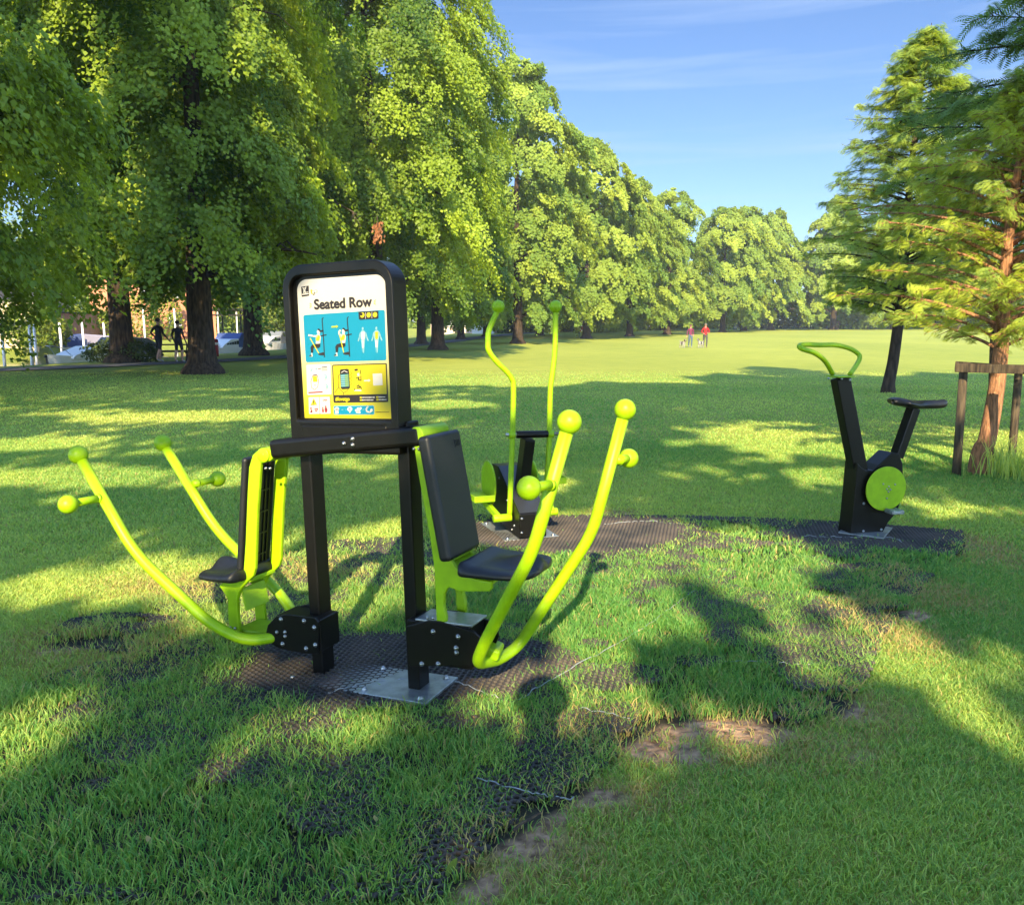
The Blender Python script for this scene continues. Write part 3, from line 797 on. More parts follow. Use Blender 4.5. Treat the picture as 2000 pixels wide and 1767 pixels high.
# ---------------------------------------------------------------- feathery young conifers
def conifer(name, x, y, label, seed, H, R, z0, n_br, rb, lean, n_frond, fl, parent_group, bark, az=None, prof=(1.0, 0.9, 0.7, 0.45, 0.12), tint=(0, 1), per=15):
    r = random.Random(seed); rs = RS(seed)
    root = empty(name, (x, y, tz(x, y)), None, label, 'tree', parent_group)
    b = MB(); pts = []; rad = []
    for i in range(13):
        t = i / 12
        pts.append(Vector((lean[0] * t * H + .05 * math.sin(7 * t), lean[1] * t * H, t * H - (0.1 if i == 0 else 0))))
        rad.append(rb * (1.45 if i == 0 else 1) * (1 - t) ** 0.75 + 0.006)
    pts.insert(1, Vector((0, 0, 0.22))); rad.insert(1, rb * 1.08)
    b.tube(smooth_path(pts, 3), list(np.interp(np.linspace(0, len(rad) - 1, 3 * (len(pts) - 1) + 1), range(len(rad)), rad)), bark, 14)
    C, T, N, S, TI = [], [], [], [], []
    for i in range(n_br):
        t = (i + r.random()) / n_br
        z = z0 + (H * 0.97 - z0) * t ** 1.0
        a = i * 2.399 + r.uniform(-.5, .5)
        if az: a = az[0] + (a % (2 * math.pi)) / (2 * math.pi) * (az[1] - az[0])
        L = R * float(np.interp(t, np.linspace(0, 1, len(prof)), prof)) * r.uniform(0.7, 1.1)
        o = Vector((math.cos(a), math.sin(a), 0)); q = Vector((lean[0] * z, lean[1] * z, z)); d = (o + Vector((0, 0, 0.55 - 0.1 * t))).normalized()
        pp = [q]
        for k in range(8):
            d = (d + Vector((r.uniform(-.12, .12), r.uniform(-.12, .12), -0.07))).normalized(); pp.append(pp[-1] + d * L / 8)
        r0 = 0.012 + 0.016 * L / R * rb * 8
        b.tube(pp, [r0 * (1 - .85 * k / 8) for k in range(9)], bark, 6)
        tv = r.random()
        for k in range(n_frond):
            u = (k + r.random()) / n_frond; u = 0.18 + 0.82 * u
            f = u * 8; j = min(int(f), 7); base = pp[j].lerp(pp[j + 1], f - j)
            side = o.cross(Vector((0, 0, 1))) * r.choice((-1, 1))
            tw = (o * 0.7 + side * r.uniform(0.2, 1.2) + Vector((0, 0, r.uniform(-.55, .25)))).normalized()
            tl = fl * 2.2 * r.uniform(.5, 1.2) * (1.1 - .5 * u)
            for q2 in range(3):
                C.append(base + tw * tl * (q2 + .5) / 3 + Vector((r.gauss(0, .03), r.gauss(0, .03), r.gauss(0, .03)))); 
                T.append((tw + Vector((r.gauss(0, .35), r.gauss(0, .35), r.gauss(-.15, .3)))).normalized())
                N.append((Vector((0, -.35, .8)) + Vector((r.gauss(0, .6), r.gauss(0, .6), 0))).normalized()); S.append(fl * r.uniform(.7, 1.25)); TI.append(tint[0] + (tint[1] - tint[0]) * min(1, max(0, tv * .7 + r.uniform(-.1, .5))))
            if k % 2 == 0: b.tube([base, base + tw * tl], [r0 * .28, r0 * .1], bark, 4, cap=False)
    b.build('trunk', root)
    C, T, N, S, TI = map(np.array, (C, T, N, S, TI))
    # each frond: a midrib with paired narrow leaflets
    K = per; u = np.linspace(0.05, 1, K)
    side = np.cross(N, T); side /= np.linalg.norm(side, axis=1, keepdims=True)
    n2 = np.cross(T, side)
    sg = np.where(np.arange(K) % 2 == 0, 1.0, -1.0)
    pos = C[:, None, :] + T[:, None, :] * ((u - .5) * 1.0)[None, :, None] * S[:, None, None] - n2[:, None, :] * ((u ** 2) * .18)[None, :, None] * S[:, None, None]
    ll = (0.34 * np.sin(np.pi * np.clip(u * .9 + .08, 0, 1)) + .08)[None, :] * S[:, None]
    ld = side[:, None, :] * sg[None, :, None] + T[:, None, :] * 0.55
    ld /= np.linalg.norm(ld, axis=2, keepdims=True)
    ctr = pos + ld * (ll / 2)[..., None]
    V, F = kites(ctr.reshape(-1, 3), ld.reshape(-1, 3), np.repeat(n2[:, None, :], K, 1).reshape(-1, 3), ll.ravel(), ll.ravel() * 0.21, 0.03)
    quads_object('crown', V, F, [M['frond']], None, np.repeat(TI, K), root)
    return root
CG = 'young feathery conifers'
conifer('young_conifer', 8.25, 18.4, 'young feathery conifer with a bare leaning trunk, standing alone behind the exercise bike', 5, 7.6, 2.0, 1.6, 165, 0.12, (0.045, 0.0), 30, 0.18, CG, M['bark'], prof=(0.9, 1.0, 0.95, 0.8, .62, 0.42, 0.10), tint=(0, .6), per=17)
conifer('young_conifer', 4.72, 8.35, 'young conifer with red peeling bark and golden fronds inside the wooden stake frame', 6, 3.9, 1.7, 1.2, 90, 0.082, (0.055, 0.0), 38, 0.10, CG, M['redbark'], prof=(0.8, 1.0, 1.0, .85, .6, 0.3, 0.12), tint=(.15, .9), per=19)
conifer('dark_conifer', 7.7, 9.9, 'taller conifer off to the side whose dark fronds overhang the staked young conifer', 8, 6.3, 3.25, 2.0, 170, 0.14, (0.0, 0.0), 52, 0.20, CG, M['bark'], prof=(0.75, 1.0, 1.0, 0.95, 0.8, 0.55, .35), tint=(0, .1), per=17)

st = empty('tree_stake_frame', (4.7, 8.4, 0), None, 'weathered wooden stake frame around the red-barked conifer', 'tree stakes')
for (px, py, D, tp) in ((1868, 925, 8.25, (1882, 722)), (1975, 903, 8.95, (1990, 722)), (2010, 960, 7.7, (2012, 724)), (1935, 880, 9.3, (1942, 640))):
    a = at(px, py, D); a.z = -0.05; t = at(tp[0], tp[1], D)
    off = Vector((4.7, 8.4, 0))
    MB().tube([a - off, (a + t) / 2 - off, t - off], [0.043, 0.041, 0.04], M['wood'], 12).build('stake', st)
off = Vector((4.7, 8.4, 0))
for a, b_, D1, D2 in (((1866, 718), (2018, 722), 8.2, 7.7), ((1868, 714), (1996, 722), 8.32, 8.95)):
    MB().beam(at(*a, D1) - off, at(*b_, D2) - off, 0.035, 0.085, M['wood']).build('cross_rail', st, bevel=0.005)

# ---------------------------------------------------------------- bushes and hedges
def leafmass(name, c, size, n, leaf, material, seed, parent=None, shell=0.55, lump=0.2):
    r = RS(seed); v = r.normal(0, 1, (n, 3)); v /= np.linalg.norm(v, axis=1, keepdims=True)
    nz = Noise2(seed, 12, .6, 3)
    rr = (shell + (1 - shell) * r.uniform(0, 1, n) ** .5) * (1 + lump * nz(v[:, 0] * 3 + v[:, 2] * 2, v[:, 1] * 3 - v[:, 2]))
    P = v * rr[:, None] * np.array(size) / 2
    k = P[:, 2] > -size[2] * 0.42; P, v = P[k], v[k]; n = len(P)
    P = P + np.array(c)
    nrm = v + r.normal(0, .5, (n, 3)) + np.array([0, 0, .4]); tip = r.normal(0, 1, (n, 3))
    L = leaf * r.uniform(.6, 1.3, n); V, F = kites(P, tip, nrm, L, L * .8)
    return quads_object(name, V, F, [material], None, np.clip(.4 + .35 * nz(P[:, 0], P[:, 1] + P[:, 2]) + r.uniform(-.25, .25, n), 0, 1), parent)

def bush(x, y, z, size, label, seed, n=900, leaf=.22, m=None, name='bush', group=None):
    n = int(n * 1.5)
    o = leafmass(name, (0, 0, size[2] * .42), size, n, leaf, m or M['bush'], seed)
    o.location = (x, y, z)
    return tag(o, label, 'bush', group)

def bank(px, D=None, dx=0.0):                        # a point on the far bank in the direction of photo column px
    k = (px - 1000) / F_PX
    D = D or (-44.7 + 21 - 21) / (k - 0.13)
    return Vector((k * D * 1.01 + dx, D, 0.0))

bush(*at(240, 690, 36.2)[:2], -0.3, (3.4, 1.6, 1.3), 'dark low shrub at the foot of the dark trunk by the moored boat', 31, 900, .16, M['under'])
BUSH = [(30, 68, (6, 4, 4.5), 'yellow-green bush in front of the cream boathouse'), (78, 60, (4, 3, 3.6), 'bright bush beside the blue boat cover'), (112, 62, (3.2, 3, 2.6), 'small golden bush below the brick wall'),
        (200, 76, (5, 3, 3.4), 'golden bush against the brick wall'), (285, 84, (4, 3, 5.2), 'upright yellow-green bush left of the brick house'), (340, 86, (3, 3, 5.6), 'narrow upright green bush at the brick house wall'),
        (465, 108, (15, 6, 8.5), 'large bright yellow-green willow-like bush beyond the boat shelter'), (525, 112, (9, 6, 6), 'green bush behind the small white boat'), (120, 92, (14, 8, 13), 'tall pale green tree-like bush behind the brick wall'),
        (200, 100, (14, 8, 14), 'tall green thicket behind the brick wall'), (20, 85, (16, 8, 15), 'tall thicket behind the cream boathouse'), (560, 125, (20, 8, 10), 'green thicket at the end of the river')]
for i, (px, D, s, lab) in enumerate(BUSH):
    p = bank(px, D); z = -0.2
    bush(p.x, p.y, z, s, lab, 100 + i, 2600 if s[0] > 8 else 900, .38 if s[0] > 8 else .26, group='bushes on the far bank')
# dark belt of trees and hedge closing the far side of the field
r = RS(400)
xs, ys_, zs = [], [], []
def belt(pts, h, n, seed, leaf, m, name, lab, cat, kind=None, thick=3):
    r = RS(seed); P = np.array(pts, float); seg = np.linalg.norm(np.diff(P, axis=0), axis=1); cum = np.r_[0, np.cumsum(seg)]
    u = r.uniform(0, cum[-1], n); x = np.interp(u, cum, P[:, 0]); y = np.interp(u, cum, P[:, 1]) + r.uniform(-thick / 2, thick / 2, n)
    nz = Noise2(seed, 14, .1, 1.0); hh = h * (1 + .25 * nz(u, u * 0))
    z = terrain(x, y) + hh * r.uniform(0, 1, n)
    nrm = r.normal(0, .6, (n, 3)) + np.array([0, -.7, .4]); tip = r.normal(0, 1, (n, 3))
    L = leaf * r.uniform(.6, 1.3, n); V, F = kites(np.stack([x, y, z], -1), tip, nrm, L, L * .8)
    o = quads_object(name, V, F, [m], None, np.clip(.35 + .3 * nz(x, z * 2) + r.uniform(-.3, .3, n), 0, 1))
    return tag(o, lab, cat, kind=kind)
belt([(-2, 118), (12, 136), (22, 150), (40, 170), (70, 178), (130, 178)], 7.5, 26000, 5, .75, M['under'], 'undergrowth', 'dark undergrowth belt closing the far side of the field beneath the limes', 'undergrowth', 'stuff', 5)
belt([(60, 172), (80, 176), (150, 176)], 16, 20000, 6, 1.0, M['leafd'], 'woodland', 'far-off wood beyond the right side of the field', 'woodland', 'stuff', 8)
belt([(10, 118), (22, 142), (38, 166)], 2.2, 5000, 8, .4, M['bush'], 'hedge', 'low sunlit scrub at the foot of the avenue trees', 'hedge', None, 1.5)
belt([(-70, 110), (-45, 150), (-20, 190), (0, 230)], 13, 16000, 9, 1.1, M['leafd'], 'riverside_woodland', 'distant wood on the far side of the river', 'woodland', 'stuff', 10)

# tall grass at the foot of the staked conifer
def tuftgrass():
    r = RS(9); n = 420; x = r.normal(4.95, .18, n); y = r.normal(8.2, .16, n); h = r.uniform(.12, .42, n); w = .008
    a = r.uniform(0, 6.28, n); b = r.uniform(0, 6.28, n); L = h * r.uniform(.1, .7, n)
    V = np.zeros((n, 6, 3)); z0 = np.zeros(n)
    for k, (t, ww, l) in enumerate(((0, 1, 0), (0, -1, 0), (.6, .8, .35), (.6, -.8, .35), (1, .15, 1), (1, -.15, 1))):
        V[:, k] = np.stack([x + np.cos(a) * w / 2 * ww + np.cos(b) * L * l, y + np.sin(a) * w / 2 * ww + np.sin(b) * L * l, z0 + h * t], -1)
    o = (np.arange(n) * 6)[:, None]
    F = np.concatenate([o + np.array([[0, 1, 3, 2]]), o + np.array([[2, 3, 5, 4]])], 1).reshape(-1, 4)
    g = quads_object('tall_grass', V.reshape(-1, 3), F, [M['blade']], None, r.uniform(.2, 1, 2 * n))
    tag(g, 'uncut tall grass round the foot of the staked conifer', 'grass', kind='stuff')
tuftgrass()

# ---------------------------------------------------------------- seated row machine
FR = Frame((-0.600, 3.369, 0), -0.405, 0.028, -0.027)
sr = empty('seated_row_machine', FR.t, FR.euler(), 'black and lime two-seat rowing exercise machine with a printed instruction sign on top', 'exercise machine')
def P2(pts, y): return [FR.xz(a, b, y) for a, b in pts]
def rot_bolt(parent, p, r=0.008, d=(0, -1, 0), name='bolt'):
    p = Vector(p); d = Vector(d)
    b = MB().tube([p, p + d * .003], r * 1.35, M['bolt'], 14).ball(p + d * .003, r, M['bolt'], 12, 8)
    return b.build(name, parent)

PX = 0.236
for sx in (-1, 1):
    po = MB().box((sx * PX, 0, 0.555), (0.055, 0.088, 1.11), M['black']).build('post', sr, bevel=0.007, seg=3)
# sign head: rounded top ring plus lower apron
def rrect(x0, x1, z0, z1, r, n=10, low=0.0):
    out = []
    for (cx, cz, a0, rr) in ((x1 - r, z1 - r, 0, r), (x0 + r, z1 - r, 90, r)):
        for k in range(n + 1):
            a = math.radians(a0 + 90 * k / n); out.append((cx + rr * math.cos(a), cz + rr * math.sin(a)))
    if low:
        for (cx, cz, a0) in ((x0 + low, z0 + low, 180), (x1 - low, z0 + low, 270)):
            for k in range(n + 1):
                a = math.radians(a0 + 90 * k / n); out.append((cx + low * math.cos(a), cz + low * math.sin(a)))
    else: out += [(x0, z0), (x1, z0)]
    return out
HX0, HX1, HZ0, HZ1, HYF, HYB = -0.262, 0.250, 0.985, 1.735, -0.092, 0.014
SX0, SX1, SZ0, SZ1 = -0.207, 0.207, 1.124, 1.678
outer = rrect(HX0, HX1, HZ0, HZ1, 0.095, 12); inner = rrect(SX0 - .022, SX1 + .010, SZ0 - .004, SZ1 + .014, 0.055, 12)
b = MB(); n = len(outer); vs = []
for y in (HYF, HYB):
    vs += [(p[0], y, p[1]) for p in outer]; vs += [(p[0], y, p[1]) for p in inner]
fs = []
for i in range(n):
    j = (i + 1) % n
    fs += [(i, j, n + j, n + i), (2 * n + j, 2 * n + i, 3 * n + i, 3 * n + j), (j, i, 2 * n + i, 2 * n + j), (n + i, n + j, 3 * n + j, 3 * n + i)]
b.add(vs, fs, M['black'])
head = b.build('sign_housing', sr, bevel=0.006, seg=3)

panel_back = MB().prism(inner, -0.0665, 0.006, M['black']).build('backing_plate', sr)
YP = -0.068
def gradient_panel():
    m = bpy.data.materials.new('sign_print'); m.use_nodes = True
    n_, l = m.node_tree.nodes, m.node_tree.links; b_ = n_['Principled BSDF']; b_.inputs['Roughness'].default_value = .35
    tc = n_.new('ShaderNodeTexCoord'); sp = n_.new('ShaderNodeSeparateXYZ'); mr = n_.new('ShaderNodeMapRange'); rp = n_.new('ShaderNodeValToRGB')
    mr.inputs['From Min'].default_value = SZ1; mr.inputs['From Max'].default_value = SZ0
    l.new(tc.outputs['Object'], sp.inputs[0]); l.new(sp.outputs['Z'], mr.inputs['Value']); l.new(mr.outputs[0], rp.inputs[0]); l.new(rp.outputs[0], b_.inputs['Base Color'])
    e = rp.color_ramp.elements; e[0].position = 0.0; e[0].color = (.35, .325, .315, 1); e[1].position = .93; e[1].color = (.30, .265, 0.0, 1)
    x = e.new(.45); x.color = (.35, .33, .25, 1); x = e.new(.72); x.color = (.30, .27, .05, 1)
    return m
panel = MB().prism(rrect(SX0, SX1, SZ0, SZ1, 0.045, 10), YP, YP + 0.0015, gradient_panel()).build('sign_panel', sr)
def UV(X, Y):
    xl, xr = 185 + (Y - 250) * .0802, 1020 + (Y - 230) * .0635
    u = (X - xl) / (xr - xl); yt, yb = 250 - 20 * u, 1560 + 10 * u
    v = (Y - yt) / (yb - yt)
    return (SX0 + (SX1 - SX0) * u, SZ1 - (SZ1 - SZ0) * v)
def ink(name, col): return mat(name, col, .4, spec=.35)
CD, CC, CY, CW, CR = ink('print_brown', (.012, .008, .008)), ink('print_cyan', (.0, .135, .235)), ink('print_yellow', (.30, .265, .003)), ink('print_white', (.36, .345, .33)), ink('print_red', (.16, .015, .02))
CO, CG2, CL, CT = ink('print_orange', (.28, .13, .01)), ink('print_green', (.20, .26, .02)), ink('print_pale_blue', (.12, .23, .28)), ink('print_teal', (.025, .12, .13))
def pp(mb, pts, m, lay, uv=True):
    P_ = [UV(*p) for p in pts] if uv else pts
    y = YP - 0.0007 * lay
    return mb.prism(P_, y, y + 0.0005, m)
def rr(x0, y0, x1, y1, r, n=5):
    out = []
    for cx, cy, a0 in ((x1 - r, y0 + r, -90), (x1 - r, y1 - r, 0), (x0 + r, y1 - r, 90), (x0 + r, y0 + r, 180)):
        for k in range(n + 1):
            a = math.radians(a0 + 90 * k / n); out.append((cx + r * math.cos(a), cy + r * math.sin(a)))
    return out
def circ(x, y, r, ry=None, n=20, a0=0, a1=360):
    return [(x + r * math.cos(math.radians(a0 + (a1 - a0) * k / n)), y + (ry or r) * math.sin(math.radians(a0 + (a1 - a0) * k / n))) for k in range(n if a1 - a0 == 360 else n + 1)]
def stroke(mb, pts, w, m, lay):
    w = w * 1.25
    for a, b_ in zip(pts, pts[1:]):
        dx, dy = b_[0] - a[0], b_[1] - a[1]; L = math.hypot(dx, dy) or 1; ox, oy = -dy / L * w / 2, dx / L * w / 2; ex, ey = dx / L * w / 3, dy / L * w / 3
        pp(mb, [(a[0] + ox - ex, a[1] + oy - ey), (b_[0] + ox + ex, b_[1] + oy + ey), (b_[0] - ox + ex, b_[1] - oy + ey), (a[0] - ox - ex, a[1] - oy - ey)], m, lay)
def text(s, X, Y, size, m, name, parent, lay=3, bold=0.0, align='LEFT', sx=1.0, tilt=0.0):
    c = bpy.data.curves.new(name, 'FONT'); c.body = s; c.size = size; c.extrude = 0.0003; c.align_x = align; c.align_y = 'CENTER'
    t = bpy.data.objects.new(name, c); COL.objects.link(t)
    dg = bpy.context.evaluated_depsgraph_get()
    me0 = bpy.data.meshes.new_from_object(t.evaluated_get(dg)); bpy.data.objects.remove(t)
    bm = bmesh.new()                                   # a bold face: the strokes repeated a hair apart
    for q_, (ox, oy) in enumerate([(0, 0)] + ([(bold, 0), (-bold, 0), (0, bold), (0, -bold), (bold * .7, bold * .7), (-bold * .7, -bold * .7)] if bold else [])):
        m1 = me0.copy(); m1.transform(Matrix.Translation((ox, oy, .00003 * q_))); bm.from_mesh(m1)
    me = bpy.data.meshes.new(name); bm.to_mesh(me); bm.free()
    me.materials.clear(); me.materials.append(m)
    p = UV(X, Y)
    me.transform(Matrix.Translation((p[0], YP - 0.0007 * lay, p[1])) @ Matrix.Rotation(tilt, 4, 'Y') @ Matrix.Rotation(math.pi / 2, 4, 'X') @ Matrix.Diagonal((sx, 1, 1, 1)))
    o = bpy.data.objects.new(name, me); COL.objects.link(o); o.parent = parent
    return o
text('Seated Row', 632, 484, 0.0545, CD, 'heading_lettering', panel, 2, bold=0.0021, align='CENTER', sx=1.02)
k = MB()
pp(k, [(232, 314), (305, 306), (312, 400), (240, 408)], CD, 1)
stroke(k, [(250, 322), (262, 345), (260, 372)], 7, CW, 2); stroke(k, [(280, 318), (270, 345), (274, 372)], 7, CW, 2); stroke(k, [(258, 345), (272, 345)], 6, CW, 2)
pp(k, circ(266, 328, 5), CW, 2); stroke(k, [(246, 386), (304, 381)], 8, CW, 2); stroke(k, [(280, 368), (302, 366)], 5, CW, 2)
k.build('gym_logo', panel)
k = MB()
for cx in (352, 376): 
    pp(k, circ(cx, 367 if cx < 370 else 362, 14), CD, 1); pp(k, circ(cx, 367 if cx < 370 else 362, 11.5), CW, 2)
stroke(k, [(334, 346), (335, 376), (343, 381)], 8, CY, 3); stroke(k, [(328, 356), (343, 355)], 6, CY, 3)
stroke(k, [(363, 370), (363, 390), (350, 392)], 4, CD, 3)
k.build('small_round_logo', panel)
k = MB()
for s_, cx in ((-1, 328), (1, 930)):
    k = MB()
    for j in range(3): stroke(k, [(cx - s_ * 6, 492 + (j - 1) * 10 - (8 if s_ > 0 else 0)), (cx + s_ * 8, 492 + (j - 1) * 20 - (8 if s_ > 0 else 0))], 5, CY, 1)
    k.build('heading_flourish', panel)
# blue exercise panel
k = MB()
def shear(pts, k0=0.065): return [(x + 0 * y, y) for x, y in pts]
box_ = [(258, 592), (272, 578), (1010, 556), (1022, 566), (1046, 1010), (1036, 1022), (302, 1026), (290, 1012)]
pp(k, box_, CC, 1)
def rower(dx, pull):
    x = dx
    stroke(k, [(453 + x, 610), (443 + x, 622), (444 + x, 650), (452 + x, 720), (462 + x, 840), (472 + x, 978)], 7, CD, 2)
    stroke(k, [(425 + x, 735), (452 + x, 733)], 14, CD, 2); stroke(k, [(436 + x, 780), (484 + x, 771)], 9, CD, 2)
    pp(k, [(412 + x, 946), (455 + x, 934), (470 + x, 936), (472 + x, 964), (430 + x, 962), (412 + x, 955)], CD, 2)
    pp(k, circ(412 + x, 740, 16, 24), CW, 3); pp(k, [(400 + x, 722), (408 + x, 708), (424 + x, 716), (430 + x, 736), (424 + x, 750), (418 + x, 730)], CD, 4)
    pp(k, [(392 + x, 768), (420 + x, 764), (434 + x, 790), (428 + x, 852), (388 + x, 852), (386 + x, 800)], CW, 3)
    pp(k, [(392 + x, 775), (420 + x, 772), (428 + x, 790), (420 + x, 826), (388 + x, 824)], CY, 4)
    pp(k, [(386 + x, 852), (429 + x, 850), (430 + x, 880), (412 + x, 894), (366 + x, 888), (362 + x, 935), (342 + x, 938), (336 + x, 885), (350 + x, 862)], CD, 3)
    pp(k, [(343 + x, 938), (356 + x, 940), (356 + x, 962), (362 + x, 972), (326 + x, 972), (343 + x, 955)], CW, 3)
    pp(k, [(326 + x, 964), (345 + x, 952), (352 + x, 966), (330 + x, 971)], CD, 4)
    if pull: stroke(k, [(394 + x, 785), (372 + x, 768), (372 + x, 742), (380 + x, 735)], 13, CW, 4); stroke(k, [(378 + x, 780), (418 + x, 938)], 7, CY, 5)
    else: stroke(k, [(400 + x, 782), (360 + x, 778), (320 + x, 770)], 13, CW, 4); stroke(k, [(334 + x, 800), (418 + x, 940)], 7, CY, 5)
rower(0, False); rower(238, True)
pp(k, [(534, 690), (580, 688), (580, 680), (600, 696), (580, 712), (580, 704), (534, 706)], CG2, 3)
for cx, c2 in ((828, CW), (952, CY)):
    pp(k, circ(cx - 2, 722, 9, 14), CL, 2)
    pp(k, [(cx - 8, 738), (cx + 8, 738), (cx + 26, 758), (cx + 26, 800), (cx + 20, 840), (cx + 14, 950), (cx + 6, 950), (cx + 4, 870), (cx, 950), (cx - 8, 870), (cx - 14, 840), (cx - 22, 800), (cx - 24, 758)], CL, 2)
    stroke(k, [(cx - 24, 765), (cx - 30, 800), (cx - 40, 835)], 9, CL, 2); stroke(k, [(cx + 26, 765), (cx + 36, 800), (cx + 50, 835)], 9, CL, 2)
    pp(k, [(cx - 12, 755), (cx + 16, 755), (cx + 16, 815), (cx + 4, 830), (cx - 10, 815)], c2, 3)
    pp(k, [(cx - 6, 835), (cx + 10, 835), (cx + 12, 900), (cx - 4, 900)], CW, 3)
pp(k, [(784, 566), (966, 562), (968, 628), (960, 636), (800, 640), (790, 632)], CD, 3)
for cx in (822, 880, 938): pp(k, circ(cx, 598, 20, 24), CY, 4)
pp(k, circ(812, 590, 14, 12), CD, 5); pp(k, circ(880, 598, 9, 11), CG2, 5); pp(k, circ(938, 594, 9, 12), CG2, 5)
stroke(k, [(851, 574), (852, 632)], 2.5, CW, 4); stroke(k, [(909, 572), (910, 630)], 2.5, CW, 4)
k.build('exercise_diagram', panel)
# white instruction box
k = MB(); pp(k, [(296, 1058), (304, 1048), (520, 1044), (530, 1052), (546, 1330), (538, 1336), (318, 1340), (310, 1332)], CW, 1)
pp(k, circ(345, 1091, 14, 22), CL, 2); pp(k, circ(338, 1086, 10, 18), CW, 3); stroke(k, [(386, 1092), (400, 1082), (396, 1100)], 6, CL, 2)
stroke(k, [(415, 1089), (440, 1087)], 5, CD, 2); stroke(k, [(450, 1075), (496, 1073)], 6, CD, 2); stroke(k, [(450, 1088), (498, 1087)], 4, CR, 2); stroke(k, [(450, 1104), (500, 1103)], 4, CR, 2)
stroke(k, [(368, 1148), (400, 1146)], 5, CD, 2)
stroke(k, [(360, 1155), (345, 1210), (352, 1268), (384, 1290), (412, 1262), (420, 1200), (406, 1152), (360, 1155)], 3, CR, 2)
pp(k, [(362, 1160), (402, 1158), (408, 1212), (366, 1214)], CY, 2); pp(k, circ(386, 1245, 5), CD, 3)
for cx, cy in ((480, 1170), (492, 1260)):
    pp(k, circ(cx, cy, 21, 27), CL, 2); pp(k, circ(cx - 4, cy + 4, 15, 20), CW, 3); stroke(k, [(cx, cy - 8), (cx + 8, cy + 10)], 7, CL, 4)
stroke(k, [(328, 1316), (384, 1314)], 10, CR, 2); stroke(k, [(392, 1313), (456, 1311)], 10, CR, 2)
k.build('instruction_diagram', panel)
# yellow phone box
k = MB(); pp(k, [(546, 1062), (556, 1054), (1044, 1048), (1050, 1056), (1070, 1406), (1064, 1412), (574, 1416), (566, 1406)], CD, 1)
pp(k, [(556, 1064), (1040, 1058), (1056, 1336), (572, 1342)], CY, 2)
pp(k, [(622, 1108), (632, 1098), (694, 1094), (706, 1104), (720, 1272), (712, 1284), (646, 1286), (636, 1276)], CD, 4)
pp(k, [(630, 1146), (704, 1142), (714, 1262), (642, 1266)], CT, 5)
for j in range(6): stroke(k, [(636 + j, 1160 + j * 19), (668 + j, 1158 + j * 19)], 8, CL, 6); stroke(k, [(676 + j, 1158 + j * 19), (702 + j, 1156 + j * 19)], 6, CG2, 6)
stroke(k, [(640, 1128), (665, 1112), (695, 1126)], 5, CW, 6)
for j in range(4): pp(k, circ(720, 1135 + j * 34, 13, 15), CD, 2); pp(k, circ(720, 1135 + j * 34, 10.5, 12.5), CY, 3)
stroke(k, [(622, 1146), (612, 1150), (606, 1205), (612, 1268), (578, 1318)], 3, CD, 3); stroke(k, [(612, 1268), (660, 1322), (660, 1338)], 3, CD, 3); stroke(k, [(704, 1290), (690, 1306), (660, 1322)], 3, CD, 3)
stroke(k, [(764, 1106), (782, 1105)], 14, CD, 3); stroke(k, [(812, 1108), (814, 1140), (800, 1148)], 4, CD, 3); pp(k, circ(795, 1150, 12, 16), CW, 3); stroke(k, [(778, 1180), (800, 1176), (796, 1198), (820, 1204)], 6, CD, 4); stroke(k, [(818, 1164), (821, 1205)], 4, CD, 3)
stroke(k, [(784, 1262), (800, 1250), (812, 1270), (786, 1276)], 6, CD, 4); stroke(k, [(818, 1262), (826, 1284)], 5, CD, 4); stroke(k, [(764, 1298), (820, 1300)], 12, CW, 3); pp(k, circ(765, 1290, 5, 8), CD, 4)
pp(k, [(848, 1203), (890, 1200), (890, 1192), (908, 1208), (890, 1222), (890, 1214), (848, 1216)], CW, 3)
pp(k, [(926, 1144), (1010, 1142), (1020, 1252), (934, 1256)], CW, 3)
k.build('phone_diagram', panel)
text('#lovetgo', 587, 1380, 0.0215, CY, 'tag_lettering', panel, 4, bold=0.0009, sx=.88)
k = MB()
for x0, y0, w in ((822, 1366, 120), (824, 1391, 112), (972, 1364, 72), (975, 1389, 72)):
    stroke(k, [(x0 - 4, y0), (x0 + 6, y0)], 12, CY, 4)
    xx = x0 + 16
    while xx < x0 + w:
        ww = rnd.uniform(3, 8); stroke(k, [(xx, y0), (xx + ww, y0)], rnd.choice((6, 7, 9)), CW, 4); xx += ww + 3.5
k.build('small_print', panel)
# warning box
k = MB(); pp(k, [(322, 1362), (330, 1356), (530, 1353), (534, 1358), (546, 1518), (540, 1524), (336, 1526), (330, 1518)], CO, 1); pp(k, [(325, 1363), (332, 1359), (529, 1356), (542, 1516), (538, 1520), (338, 1522), (333, 1516)], CW, 2)
stroke(k, [(430, 1358), (440, 1522)], 2.5, CO, 3)
pp(k, [(376, 1370), (410, 1434), (348, 1438)], CO, 3); pp(k, [(377, 1380), (402, 1430), (355, 1433)], CY, 4); stroke(k, [(377, 1395), (378, 1414)], 6, CD, 5); pp(k, circ(379, 1424, 3.5), CD, 5)
pp(k, circ(352, 1466, 8), CR, 3); stroke(k, [(352, 1478), (362, 1496), (348, 1500)], 8, CR, 3); pp(k, circ(358, 1500, 9), CR, 3)
pp(k, [(385, 1474), (393, 1464), (402, 1472), (412, 1462), (421, 1472), (418, 1486), (404, 1502), (390, 1488)], CR, 3); stroke(k, [(390, 1482), (398, 1482), (403, 1474), (407, 1489), (416, 1481)], 3, CW, 4)
pp(k, circ(466, 1462, 7), CR, 3); pp(k, [(458, 1472), (475, 1472), (478, 1506), (462, 1506)], CR, 3); pp(k, circ(494, 1450, 8), CR, 3); pp(k, [(485, 1460), (504, 1460), (512, 1485), (504, 1508), (492, 1508), (484, 1485)], CR, 3)
k.build('warning_pictograms', panel)
